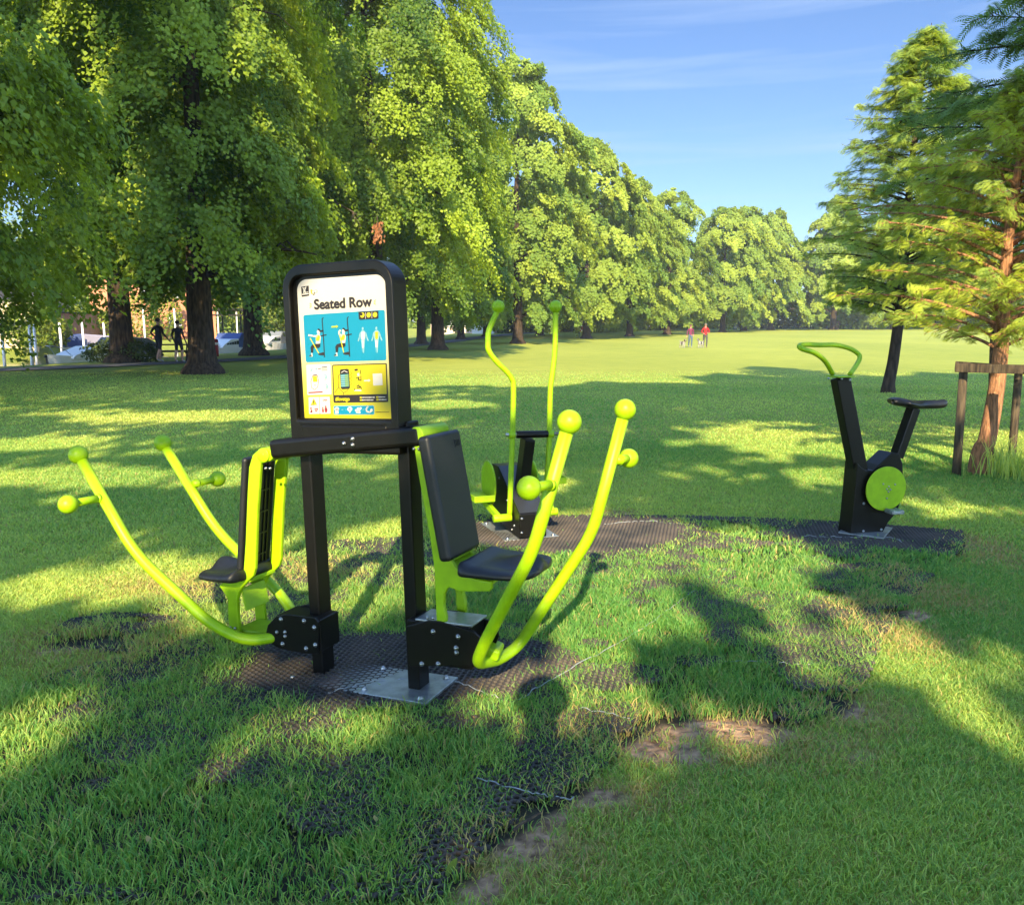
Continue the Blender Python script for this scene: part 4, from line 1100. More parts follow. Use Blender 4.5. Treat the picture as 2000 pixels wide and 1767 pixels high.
text('14+', 462, 1390, 0.0165, CR, 'age_lettering', panel, 4, sx=.95)
# blue icon strip
k = MB(); pp(k, [(567, 1452), (577, 1444), (935, 1442), (944, 1450), (948, 1522), (940, 1530), (580, 1530), (572, 1522)], CL, 1); pp(k, [(572, 1455), (580, 1449), (932, 1447), (940, 1454), (943, 1520), (936, 1525), (584, 1525), (577, 1518)], CC, 2)
pp(k, circ(600, 1474, 22, 18), CW, 3); stroke(k, [(600, 1480), (602, 1510)], 24, CW, 3); pp(k, circ(722, 1476, 23, 22), CW, 3); stroke(k, [(722, 1490), (723, 1508)], 9, CW, 3); pp(k, circ(722, 1474, 5), CR, 4)
pp(k, circ(800, 1474, 13), CW, 3); stroke(k, [(778, 1486), (800, 1500), (824, 1466)], 14, CW, 3); stroke(k, [(786, 1504), (816, 1508)], 14, CW, 3)
stroke(k, [(884, 1458), (874, 1478), (880, 1500), (905, 1506), (928, 1494)], 11, CW, 3); pp(k, circ(922, 1486, 12), CW, 3); pp(k, circ(886, 1456, 8), CW, 3)
stroke(k, [(645, 1482), (660, 1482)], 4, CL, 3); stroke(k, [(840, 1482), (856, 1482)], 4, CL, 3); stroke(k, [(684, 1482), (690, 1482)], 4, CL, 3)
k.build('icon_strip', panel)
k = MB()
xx = 958
while xx < 1076:
    ww = rnd.uniform(3, 7); stroke(k, [(xx, 1506), (xx + ww, 1506)], 4, CD, 2); xx += ww + 2.5
k.build('address_lettering', panel)

# apron under the sign, ledge edge
ap = MB().box((-0.003, -0.045, 1.066), (0.40, 0.10, 0.060), M['black']).build('apron_plate', sr, bevel=0.005)
MB().box((-0.012, -0.094, 1.102), (0.40, 0.006, 0.004), M['black']).build('ledge', ap, bevel=0.002)
# crossbar carrying both backrests
la, lb = FR.s(545, 884, 0.0), FR.s(846, 848, 0.0)
xb = MB().beam((la.x + .035, -0.048, 0.993), (lb.x, -0.048, 1.062), 0.122, 0.078, M['black']).build('crossbar', sr, bevel=0.018, seg=4)
for px, py in ((672, 866), (689, 857), (689, 869)):
    p = FR.s(px, py, -0.1095); rot_bolt(xb, p, 0.0065)
# base plate
bp_ = [gnd(584, 1322, .016), gnd(640, 1300, .016), gnd(720, 1293, .016), gnd(893, 1322, .016), gnd(818, 1357, .016), gnd(690, 1338, .016)]
bp_ = [FR.Mi @ (p - FR.t) for p in bp_]
MB().box((0.0, -0.01, 0.012), (0.70, 0.28, 0.012), M['steel']).build('base_plate', sr, bevel=0.002)
for x, y in ((.31, -.12), (.31, .1), (-.31, -.12), (-.31, .1), (.05, -.12), (0.0, .1)): rot_bolt(sr, (x, y, .018), .011, (0, 0, 1))

def unit(side):
    """seat, frame, backrest, housing and U-shaped handle bar of one end (side +1 or -1)"""
    S = side
    R_ = S > 0
    # side plates of the seat frame
    if R_:
        poly = [(818, 835), (828, 839), (832, 848), (836, 880), (852, 970), (872, 1068), (880, 1086), (895, 1108), (925, 1128), (945, 1132), (963, 1134), (962, 1150), (957, 1154), (900, 1154), (880, 1146), (876, 1148), (870, 1160), (869, 1180), (874, 1205), (873, 1222), (855, 1222), (852, 1160), (850, 1110), (842, 1050), (820, 930), (808, 855), (808, 843)]
        yo = 0.085
    else:
        poly = [(516, 876), (528, 876), (537, 884), (538, 893), (530, 900), (512, 905), (505, 1000), (501, 1110), (497, 1124), (476, 1146), (470, 1156), (466, 1170), (467, 1200), (471, 1240), (452, 1238), (448, 1200), (447, 1168), (440, 1156), (432, 1145), (430, 1141), (478, 1118), (482, 1060), (486, 960), (489, 912), (496, 888), (505, 880)]
        yo = 0.085
    pl = P2(poly, -yo)
    xx = [p[0] for p in pl]
    fr = MB()
    fr.prism(pl, -yo - .011, -yo + .011, M['lime']); 
    fo = fr.build('seat_frame', sr, bevel=0.006, seg=3)
    # far plate is the same plate on the other side
    MB().prism(pl, yo - .011, yo + .011, M['lime']).build('seat_frame', sr, bevel=0.006, seg=3)
    # web between the plates
    if R_: wb = [(862, 1100), (895, 1128), (950, 1146), (900, 1150), (866, 1120)]; rodz = P2([(818, 848)], 0)[0]
    else: wb = [(452, 1152), (482, 1152), (486, 1165), (484, 1192), (478, 1192), (462, 1170)]; rodz = P2([(519, 888)], -yo)[0]
    if R_:
        MB().prism(P2([(880, 1098), (962, 1136), (961, 1142), (878, 1112)], -.085), -.075, .075, M['lime']).build('seat_bracket', sr, bevel=.002)
    else:
        c0 = P2([(468, 1150)], -yo)[0]; c1 = P2([(474, 1200)], -yo)[0]
        MB().beam((c0[0], 0, c0[1]), (c1[0] + .012, 0, c1[1] + .015), 0.15, 0.008, M['lime'], up=(1, 0, 0)).build('seat_bracket', sr, bevel=.002)
        c2 = P2([(466, 1238)], -yo)[0]
        MB().box((c2[0] + .06, 0, c2[1] - .005), (.17, .15, .05), M['lime']).build('hinge_block', sr, bevel=.008)
    # hinge at the crossbar
    hz = rodz
    if R_: hz = P2([(818, 848)], -yo)[0]
    MB().tube([(hz[0], -.106, hz[1]), (hz[0], .106, hz[1])], .031, M['lime'], 24).build('hinge_sleeve', sr, bevel=.004)
    rot_bolt(fo, (hz[0] + .004, -yo - .013, hz[1] + .004), .0055); rot_bolt(fo, (hz[0] - .004 - .012 * S, -yo - .013, hz[1] - .055), .005); rot_bolt(fo, (hz[0] + .018 - .012 * S, -yo - .013, hz[1] - .055), .005)
    fx = pl[min(range(len(pl)), key=lambda i: pl[i][1])]
    for d in (0, .024): rot_bolt(fo, (fx[0] + (.012 + d) * (1 if not R_ else -1) * (1), -yo - .013, fx[1] + .035), .005)
    # backrest pad
    if R_: t0, b0 = P2([(834, 851)], -.14)[0], P2([(879, 1098)], -.14)[0]
    else: t0, b0 = P2([(470, 893)], -.098)[0], P2([(460, 1115)], -.098)[0]
    d = Vector((b0[0] - t0[0], 0, b0[1] - t0[1])); L = d.length; d.normalize(); nrm = Vector((d.z * -1, 0, d.x)) * -1
    if nrm.x * S < 0: nrm = -nrm                                      # pad front faces outwards
    mid = Vector((t0[0] + b0[0], 0, t0[1] + b0[1])) / 2
    Rm = Matrix((nrm, Vector((0, 1, 0)), nrm.cross(Vector((0, 1, 0))))).transposed()
    pad = MB()
    th = .052 if R_ else .030
    pad.box(mid - nrm * th / 2, (th, .27 if R_ else .20, L), M['rubber'], Rm)
    po_ = pad.build('backrest', sr, bevel=.017, seg=5)
    back = MB(); wv = mid - nrm * (th + .003)
    for yy in (-.056, .056): back.box(wv + Vector((0, yy, 0)) , (.010, .008, L * .96), M['rubber'], Rm)
    for q in range(-2, 3): back.box(wv + d * (q * L / 5.2), (.009, .112, .005), M['rubber'], Rm)
    for yy in (-.03, .03): back.box(wv + Vector((0, yy, 0)), (.006, .004, L * .94), M['rubber'], Rm)
    back.build('back_ribs', po_)
    if R_:                                                            # raised maker's mark near the top corner of the pad
        mk = MB(); o = mid - d * (L / 2 - .052) + nrm * .001 + Vector((0, .085, 0))
        for q, hh in enumerate((.03, .022, .03, .024)): mk.box(o + Vector((0, (q - 1.5) * .012, 0)), (.003, .003, hh), M['rubber'], Rm)
        mk.box(o - d * .014, (.003, .045, .003), M['rubber'], Rm); mk.box(o + d * .014, (.003, .045, .003), M['rubber'], Rm)
        mk.build('moulded_mark', po_)
    # seat: a moulded saddle-like cushion
    if R_: x0, x1, zc = FR.xz(896, 1128, -.15)[0] - .02, FR.xz(1068, 1108, .02)[0], FR.xz(960, 1122, -.15)[1]
    else: x0, x1, zc = FR.xz(470, 1128, -.10)[0] + .03, FR.xz(384, 1105, -0.13)[0], FR.xz(440, 1130, -.17)[1]
    if R_: st_dz = .004
    nu, nv = 22, 20; vs = []; W = .178
    def zt(u, v):                                                     # u back->front, v across -1..1
        h = .022 + .030 * (abs(v) ** 1.6) * (1 - .9 * u) * 0 + .034 * math.exp(-((v) / .36) ** 2) * smooth01(.30, .9, u) + .022 * (1 - smooth01(0, .30, u)) + .012 * smooth01(.6, 1, abs(v)) * (1 - u) 
        h += -.010 * smooth01(.7, 1, abs(v)) * u - .016 * math.exp(-((abs(v) - .52) / .25) ** 2) * smooth01(.2, .8, u)
        return float(h)
    for i in range(nu + 1):
        u = i / nu
        wid = W * (1 - .10 * smooth01(.55, 1, u)) * math.sqrt(max(0.02, 1 - max(0, (u - .80) / .2) ** 2.6 * .85)) * math.sqrt(max(.02, 1 - max(0, (.14 - u) / .14) ** 2.6 * .7))
        for j in range(nv + 1):
            v = -1 + 2 * j / nv
            e = max(abs(v) ** 6, (max(0, abs(u - .5) * 2) ** 9))
            vs.append((x0 + (x1 - x0) * u, v * wid, zt(u, v) * (1 - e * .75)))
    top = len(vs)
    vs += [(x, y * .985, -.016) for x, y, z in vs]
    fs = []
    w_ = nv + 1
    for i in range(nu):
        for j in range(nv):
            a = i * w_ + j
            q = (a, a + w_, a + w_ + 1, a + 1) if S > 0 else (a, a + 1, a + w_ + 1, a + w_)
            fs.append(q); fs.append(tuple(x + top for x in q[::-1]))
    rim = [j for j in range(w_)] + [i * w_ + nv for i in range(1, nu + 1)] + [nu * w_ + j for j in range(nv - 1, -1, -1)] + [i * w_ for i in range(nu - 1, 0, -1)]
    for a, c in zip(rim, rim[1:] + rim[:1]):
        fs.append((a, c, c + top, a + top) if S > 0 else (c, a, a + top, c + top))
    sb = MB(); sb.add(vs, fs, M['rubber'], True)
    so = sb.build('seat', sr, sub=1); so.location = (0, 0, zc + (.0 if R_ else -.005))
    if not R_: so.rotation_euler = (0, .0, 0)
    MB().box(((x0 * .72 + x1 * .28), 0, zc - .026), (abs(x1 - x0) * .62, .17, .018), M['lime']).build('seat_plate', sr, bevel=.004)
    # pivot housing
    if R_: hp = [(795, 1222), (836, 1211), (860, 1213), (926, 1232), (943, 1248), (946, 1266), (938, 1284), (925, 1300), (800, 1300), (796, 1290)]
    else: hp = [(616, 1205), (560, 1198), (540, 1203), (524, 1220), (520, 1238), (530, 1257), (548, 1266), (600, 1276), (622, 1276), (624, 1215)]
    hq = P2(hp, -.10)
    ho = MB().prism(hq, -.105, -.093, M['black']).build('housing_plate', sr, bevel=.003)
    MB().prism([(p[0] if R_ else min(p[0], -.26), p[1]) for p in hq], .033, .045, M['black']).build('housing_plate', sr, bevel=.003)
    cx_ = [p[0] for p in hq]; cz_ = [p[1] for p in hq]
    inn_ = [(p[0] * .97 + (sum(cx_) / len(cx_)) * .03, p[1] * .95 + (sum(cz_) / len(cz_)) * .05) for p in hq]
    ibx0, ibx1 = (min(cx_), max(cx_) - .06) if R_ else (min(cx_) + .06, max(cx_))
    zt_, zb_ = max(cz_) - .012, min(cz_) + .015
    MB().box(((ibx0 + ibx1) / 2, -.029, (zt_ + zb_) / 2), (ibx1 - ibx0, .13, zt_ - zb_), M['black']).build('pivot_housing', sr, bevel=.004)
    bl = [(846, 1233), (895, 1243), (891, 1265), (892, 1274), (824, 1296), (856, 1296)] if R_ else [(549, 1209), (594, 1212), (557, 1234), (557, 1242), (541, 1234), (552, 1257), (598, 1266), (614, 1225), (616, 1259)]
    for q, (a, c) in enumerate(bl): rot_bolt(ho, FR.s(a, c, -.106), .0075 if not (2 <= q <= 4 and not R_) else .006)
    # handle bar
    if R_:
        ball, bend, low, bot = FR.xz(1114, 826, -.245), FR.xz(1100, 1060, 0), (.606, .225), (.575, .168)
        bn = (FR.xz(1041, 1076, -.245), FR.xz(1157, 1041, .245)); tp = (FR.xz(1112, 824, -.245), FR.xz(1221, 800, .245)); gr = (FR.s(1033, 953, -.415), FR.s(1228, 895, .40)); gt = (FR.xz(1080, 946, -.245), FR.xz(1206, 898, .245))
        lw = (FR.xz(945, 1258, -.17), FR.xz(1012, 1262, .19)); bt = (FR.xz(930, 1296, -.12), FR.xz(975, 1288, .08))
        ym, yb = (.17, .19), (.12, .08)
    else:
        bn = (FR.xz(264, 1082, -.245), FR.xz(421, 1033, .245)); tp = (FR.xz(153, 888, -.245), FR.xz(318, 865, .245)); gr = (FR.s(133, 985, -.415), FR.s(425, 935, .40)); gt = (FR.xz(200, 972, -.245), FR.xz(378, 945, .245))
        lw = (FR.xz(408, 1216, -.215), FR.xz(548, 1160, .215)); bt = (FR.xz(478, 1252, -.15), FR.xz(578, 1196, .13))
        ym, yb = (.215, .215), (.15, .13)
    if R_:
        path = [(tp[0][0], -.245, tp[0][1]), (bn[0][0], -.245, bn[0][1]), (lw[0][0], -ym[0], lw[0][1]), (bt[0][0], -yb[0], bt[0][1]), (bt[1][0], yb[1], bt[1][1]), (lw[1][0], ym[1], lw[1][1]), (bn[1][0], .245, bn[1][1]), (tp[1][0], .245, tp[1][1])]
        path = [path[0]] + path[1:]
        pth = bent_path(path, .085, 7)
    else:
        ex = -.40; path = [(tp[0][0], -.245, tp[0][1]), (bn[0][0], -.245, bn[0][1]), (lw[0][0], -ym[0], lw[0][1]), (bt[0][0], -yb[0], bt[0][1]), (ex, -.088, bt[0][1] + .012),
                            (ex, .088, bt[0][1] + .012), (bt[1][0] - .02, yb[1], bt[1][1]), (lw[1][0], ym[1], lw[1][1]), (bn[1][0], .245, bn[1][1]), (tp[1][0], .245, tp[1][1])]
        pth = bent_path(path[:2], .05, 5)[:0] + bent_path(path, .12, 8)
    hb = MB().tube(pth, .0235, M['lime'], 18).build('handle_bar', sr)
    for i in (0, 1):
        rr_ = .0415
        MB().ball((tp[i][0], (-.245, .245)[i], tp[i][1]), rr_, M['lime'], 32, 22).build('ball_knob', hb)
        g0 = Vector((gt[i][0], (-.245, .245)[i], gt[i][1]))
        MB().tube([g0, gr[i]], .0175, M['lime'], 16).build('grip', hb)
        gd = (gr[i] - g0).normalized(); MB().tube([g0 + gd * .018, g0 + gd * .030], [.0225, .018], M['lime'], 16).build('weld_collar', hb)
        MB().ball(gr[i], .040, M['lime'], 32, 22).build('ball_knob', hb)
    # arm that ties the bar to the pivot
    if R_: MB().beam((.47, 0, .235), (.60, .03, .19), .10, .05, M['lime']).build('pivot_arm', sr, bevel=.012, seg=3)
    else: MB().beam((-.33, 0, .22), (-.44, 0, .19), .12, .09, M['lime']).build('pivot_arm', sr, bevel=.012, seg=3)
    if R_:
        q0 = FR.s(838, 1213, -.05); MB().box((q0.x + .09, -.03, max(cz_) - .006), (.25, .135, .008), M['steel']).build('cover_plate', sr, bevel=.002)
unit(1); unit(-1)

# ---------------------------------------------------------------- cross trainer
CT_Y = 0.34
FC = Frame((0.13, 5.72, 0), CT_Y)
ct = empty('cross_trainer', FC.t, FC.euler(), 'lime and black cross trainer with two bent upright handles on its own round of matting', 'exercise machine')
hbm = []
def ctp(px, py, xv): return FC.s(px, py, xv, axis=0)
for pts, xv in (([(973, 599), (969, 612), (955, 645), (953, 670), (955, 685), (968, 704), (990, 726), (1000, 740), (1003, 758), (1001, 850), (998, 930), (995, 1012)], -.20),
                ([(1085, 599), (1085, 614), (1084, 682), (1079, 729), (1075, 762), (1073, 850), (1069, 925), (1066, 1000)], .20)):
    y_fix = 0.10
    P = [FC.s(px, py, y_fix + (0.22 * (1 - (py - 599) / 420) if False else 0), axis=1) for px, py in pts]
    # keep each pole in its own fore-and-aft plane
    P = [ctp(px, py, xv) if False else p for (px, py), p in zip(pts, P)]
    h = MB().tube(smooth_path(P, 5), .0195, M['lime'], 14).build('handle_pole', ct)
    MB().ball(P[0], .044, M['lime']).build('ball_knob', h)
    ax = P[5] if False else None
    hbm.append(P)
axl, axr = FC.s(988, 849, .10), FC.s(1090, 847, .10)
MB().tube([axl, axr], .012, M['bolt'], 12).build('axle_bolt', ct)
m0, m1 = axl.lerp(axr, .2), axl.lerp(axr, .8)
MB().tube([m0, m1], .026, M['black'], 18).build('axle', ct, bevel=.003)
for t in (.10, .84): MB().tube([axl.lerp(axr, t - .05), axl.lerp(axr, t + .06)], .030, M['lime'], 18).build('axle_sleeve', ct, bevel=.003)
ut, ubm = FC.s(1031, 856, .10), FC.s(1012, 955, .18)
MB().beam(ut, (ubm.x, ubm.y, .12), .075, .11, M['black'], up=(0, 1, 0)).build('upright_post', ct, bevel=.006)
# wedge-shaped housing
yz = lambda px, py, xv: (lambda p: (p.y, p.z))(FC.s(px, py, xv, axis=0))
HW = .10
prof = [(-.05, .03), (-.05, .20), (.42, .46), (.56, .46), (.60, .40), (.60, .05)]
prof = [(p[0], p[1]) for p in prof]
MB().prism([(-p[0], p[1]) for p in prof], -HW, HW, M['black'], axis='x').build('housing', ct, bevel=.006)
MB().beam((0, -.045, .207), (0, .41, .464), .195, .004, flat('cover_grey', (.05, .055, .065), .3), up=(0, 0, 1)).build('cover_plate', ct)
dc = Vector((-.175, .44, .34))
for xx in (-.165, .165):
    dd = MB().tube([(xx - .006, .44, .335), (xx + .006, .44, .335)], .165, M['lime'], 48, smooth=False).build('flywheel_disc', ct, bevel=.003)
for sgn, (cy, cz, py_, pz_) in ((-1, (.44, .335, .20, .26)), (1, (.44, .335, .52, .16))):
    pass
# foot platforms on their links
for sgn, a, b_, f in ((-1, (996, 1010), (962, 990), (958, 982)), (1, (1066, 1000), (1050, 955), (1040, 930))):
    A = FC.s(*a, .10); 
    lk0 = Vector((sgn * .20, A.y - .02, A.z)); lk1 = Vector((sgn * .225, .46, A.z + (.09 if sgn < 0 else .20)))
    MB().beam(lk0, lk1, .03, .05, M['lime']).build('foot_link', ct, bevel=.006)
    c = lk0.lerp(lk1, .72) + Vector((sgn * .055, 0, .04))
    MB().box(c, (.15, .33, .012), M['lime']).box(c + Vector((sgn * .075, 0, .02)), (.006, .33, .045), M['lime']).box(c + Vector((0, -.165, .02)), (.15, .006, .045), M['lime']).build('foot_platform', ct, bevel=.004)
    MB().tube([Vector((sgn * .11, A.y, A.z)), Vector((sgn * .24, A.y, A.z))], .028, M['lime'], 18).build('link_sleeve', ct, bevel=.003)
MB().box((0, .25, .014), (.40, .56, .012), M['steel']).build('base_plate', ct, bevel=.002)
for x, y in ((-.17, 0), (.17, 0), (-.17, .48), (.17, .48)): rot_bolt(ct, (x, y, .02), .011, (0, 0, 1))
for z in (.07, .17): rot_bolt(ct, (-.085, -.052, z), .007)
for y, z in ((.05, .1), (.2, .25), (.38, .38), (.1, .06)): rot_bolt(ct, (-HW - .001, y, z), .007, (-1, 0, 0))

# ---------------------------------------------------------------- exercise bike
FB = Frame((2.43, 5.86, 0), 0.21)
bk = empty('exercise_bike', FB.t, FB.euler(), 'black and lime outdoor exercise bike with a looped handlebar and round green crank disc', 'exercise bike')
BP = lambda pts, y: [FB.xz(a, c, y) for a, c in pts]
def bprism(pts, y0, y1, m, name, bev=.004, parent=None):
    return MB().prism(BP(pts, y0), y0, y1, m).build(name, parent or bk, bevel=bev)
# main post, narrowing shell and base
a0, a1 = FB.s(1640, 738, 0), FB.s(1692, 1020, 0)
MB().beam(FB.s(1641, 738, .0), FB.s(1688, 985, .0), .105, .09, M['black'], up=(0, 1, 0)).build('front_post', bk, bevel=.006)
bprism([(1670, 960), (1675, 905), (1684, 914), (1692, 919), (1706, 919), (1716, 908), (1742, 884), (1757, 886), (1763, 905), (1766, 960), (1752, 1000), (1735, 1020), (1720, 1047), (1660, 1047), (1665, 1010)], -.075, .075, M['black'], 'crank_housing', .005)
q0, q1 = FB.s(1702, 917, 0), FB.s(1741, 887, 0)
MB().beam(q0 + Vector((.015, 0, .010)), q1 + Vector((0, 0, .006)), .13, .004, flat('cover_grey', (.05, .055, .065), .3)).build('cover_plate', bk)
s0, s1 = FB.s(1784, 797, 0), FB.s(1752, 888, 0)
MB().beam(s0, s1 + (s1 - s0) * .05, .06, .085, M['black'], up=(0, 1, 0)).build('seat_post', bk, bevel=.006)
# saddle
sx0, sx1 = FB.s(1744, 790, 0), FB.s(1849, 797, 0)
L = (sx1 - sx0).length; vs = []; nu, nv = 20, 14
for i in range(nu + 1):
    u = i / nu; w = .028 + .085 * smooth01(.15, .85, 1 - u) ** 1.0
    w = (.035 + .10 * (1 - smooth01(.1, .62, u))) * math.sqrt(max(.05, 1 - max(0, (u - .88) / .12) ** 2)) * math.sqrt(max(.05, 1 - max(0, (.12 - u) / .12) ** 2))
    for j in range(nv):
        a = 2 * math.pi * j / nv
        zz = .032 * math.sin(a) * (1.1 if math.sin(a) > 0 else .9) * (.55 if u in (0, 1) else 1)
        vs.append((sx0.x + L * u, w * math.cos(a) * (.6 if u in (0, 1) else 1), sx0.z + .006 + .028 * (1 - smooth01(0, .45, u)) + .006 * smooth01(.8, 1, u) + zz - .014))
fs = [(i * nv + j, i * nv + (j + 1) % nv, (i + 1) * nv + (j + 1) % nv, (i + 1) * nv + j) for i in range(nu) for j in range(nv)] + [list(range(nv)), [nu * nv + j for j in range(nv)][::-1]]
MB().add(vs, [tuple(f)[::-1] for f in fs], M['rubber'], True).build('saddle', bk, sub=1)
# discs with bolts
dcx, dcz = FB.xz(1733, 955, -.12)
dr = .158
for yy in (-.105, .105):
    do = MB().tube([(dcx, yy - .004, dcz), (dcx, yy + .004, dcz)], dr, M['lime'], 56, smooth=False).build('crank_disc', bk, bevel=.002)
    if yy < 0:
        for a, c in ((1725, 945), (1748, 946), (1736, 950), (1732, 955), (1739, 956), (1735, 960), (1732, 973)): rot_bolt(do, FB.s(a, c, yy - .005), .0048)
    MB().tube([(dcx, min(0, yy), dcz), (dcx, max(0, yy), dcz)], .03, M['black'], 16).build('crank_axle', bk)
for yy, (px, py) in ((-.17, (1747, 999)), (.17, (1700, 908))):
    c = FB.s(px, py, yy)
    pb_ = MB()
    pb_.box(c, (.095, .085, .022), M['steel'])
    for q in (-.035, .035): pb_.box(c + Vector((q, 0, .012)), (.010, .088, .012), M['steel'])
    pb_.tube([c + Vector((0, -.05 if yy < 0 else .05, 0)), c + Vector((0, .06 if yy < 0 else -.06, 0))], .008, M['bolt'], 10)
    pb_.build('pedal', bk, bevel=.003)
# handlebar loop
hz_ = FB.s(1641, 736, 0).z
mount = FB.s(1641, 736, 0)
MB().box(mount + Vector((0, 0, .004)), (.125, .15, .010), M['lime']).build('handlebar_plate', bk, bevel=.004)
hpts = [((1626, 730), -.03), ((1612, 706), -.11), ((1592, 690), -.19), ((1566, 681), -.235), ((1562, 675), -.20), ((1575, 673), -.06), ((1600, 674), .04), ((1632, 674), .13), ((1660, 681), .215), ((1676, 691), .235), ((1679, 700), .20), ((1672, 714), .12), ((1660, 731), .045)]
HBP = [FB.s(p[0], p[1], y) for p, y in hpts]
MB().tube(smooth_path(HBP, 6), .0165, M['lime'], 14).build('handlebar', bk)
for a, c in ((1618, 739), (1644, 740), (1660, 742)): rot_bolt(bk, FB.s(a, c, -.07), .006)
for a, c in ((1687, 983), (1686, 1037), (1721, 1034)): rot_bolt(bk, FB.s(a, c, -.077), .007)
MB().box((FB.s(1690, 1046, 0).x, 0, .028), (.36, .30, .010), M['steel'], Matrix.Rotation(math.radians(45), 3, 'Z')).build('base_plate', bk, bevel=.002)
for a, c in ((1682, 1055),): rot_bolt(bk, FB.s(a, c, -.16), .010, (0, 0, 1))

# ---------------------------------------------------------------- people and dogs
def skin_body(name, nodes, edges, region, mats, parent=None, sub=2):
    """nodes: {n:(x,y,z,rx,ry)}, grown as one continuous skin; region: edge -> material index"""
    names = list(nodes); ix = {n: i for i, n in enumerate(names)}
    me = bpy.data.meshes.new('skel'); me.from_pydata([nodes[n][:3] for n in names], [(ix[a], ix[b_]) for a, b_ in edges], [])
    o = bpy.data.objects.new('skel', me); COL.objects.link(o)
    o.modifiers.new('skin', 'SKIN'); 
    sv = me.skin_vertices[0].data
    for i, n in enumerate(names): sv[i].radius = nodes[n][3:5]; sv[i].use_root = (i == 0)
    s = o.modifiers.new('s', 'SUBSURF'); s.levels = sub; s.render_levels = sub
    dg = bpy.context.evaluated_depsgraph_get()
    out = bpy.data.meshes.new_from_object(o.evaluated_get(dg)); bpy.data.objects.remove(o)
    out.materials.clear()
    for m in mats: out.materials.append(m)
    segs = [(Vector(nodes[a][:3]), Vector(nodes[b_][:3]), region(a, b_)) for a, b_ in edges]
    for p in out.polygons:
        c = p.center; best, bi = 1e9, 0
        for a, b_, r_ in segs:
            d = b_ - a; t = max(0, min(1, (c - a).dot(d) / max(d.length_squared, 1e-9))); q = (a + d * t - c).length
            if q < best: best, bi = q, r_
        p.material_index = bi; p.use_smooth = True
    ob = bpy.data.objects.new(name, out); COL.objects.link(ob)
    if parent: ob.parent = parent
    return ob

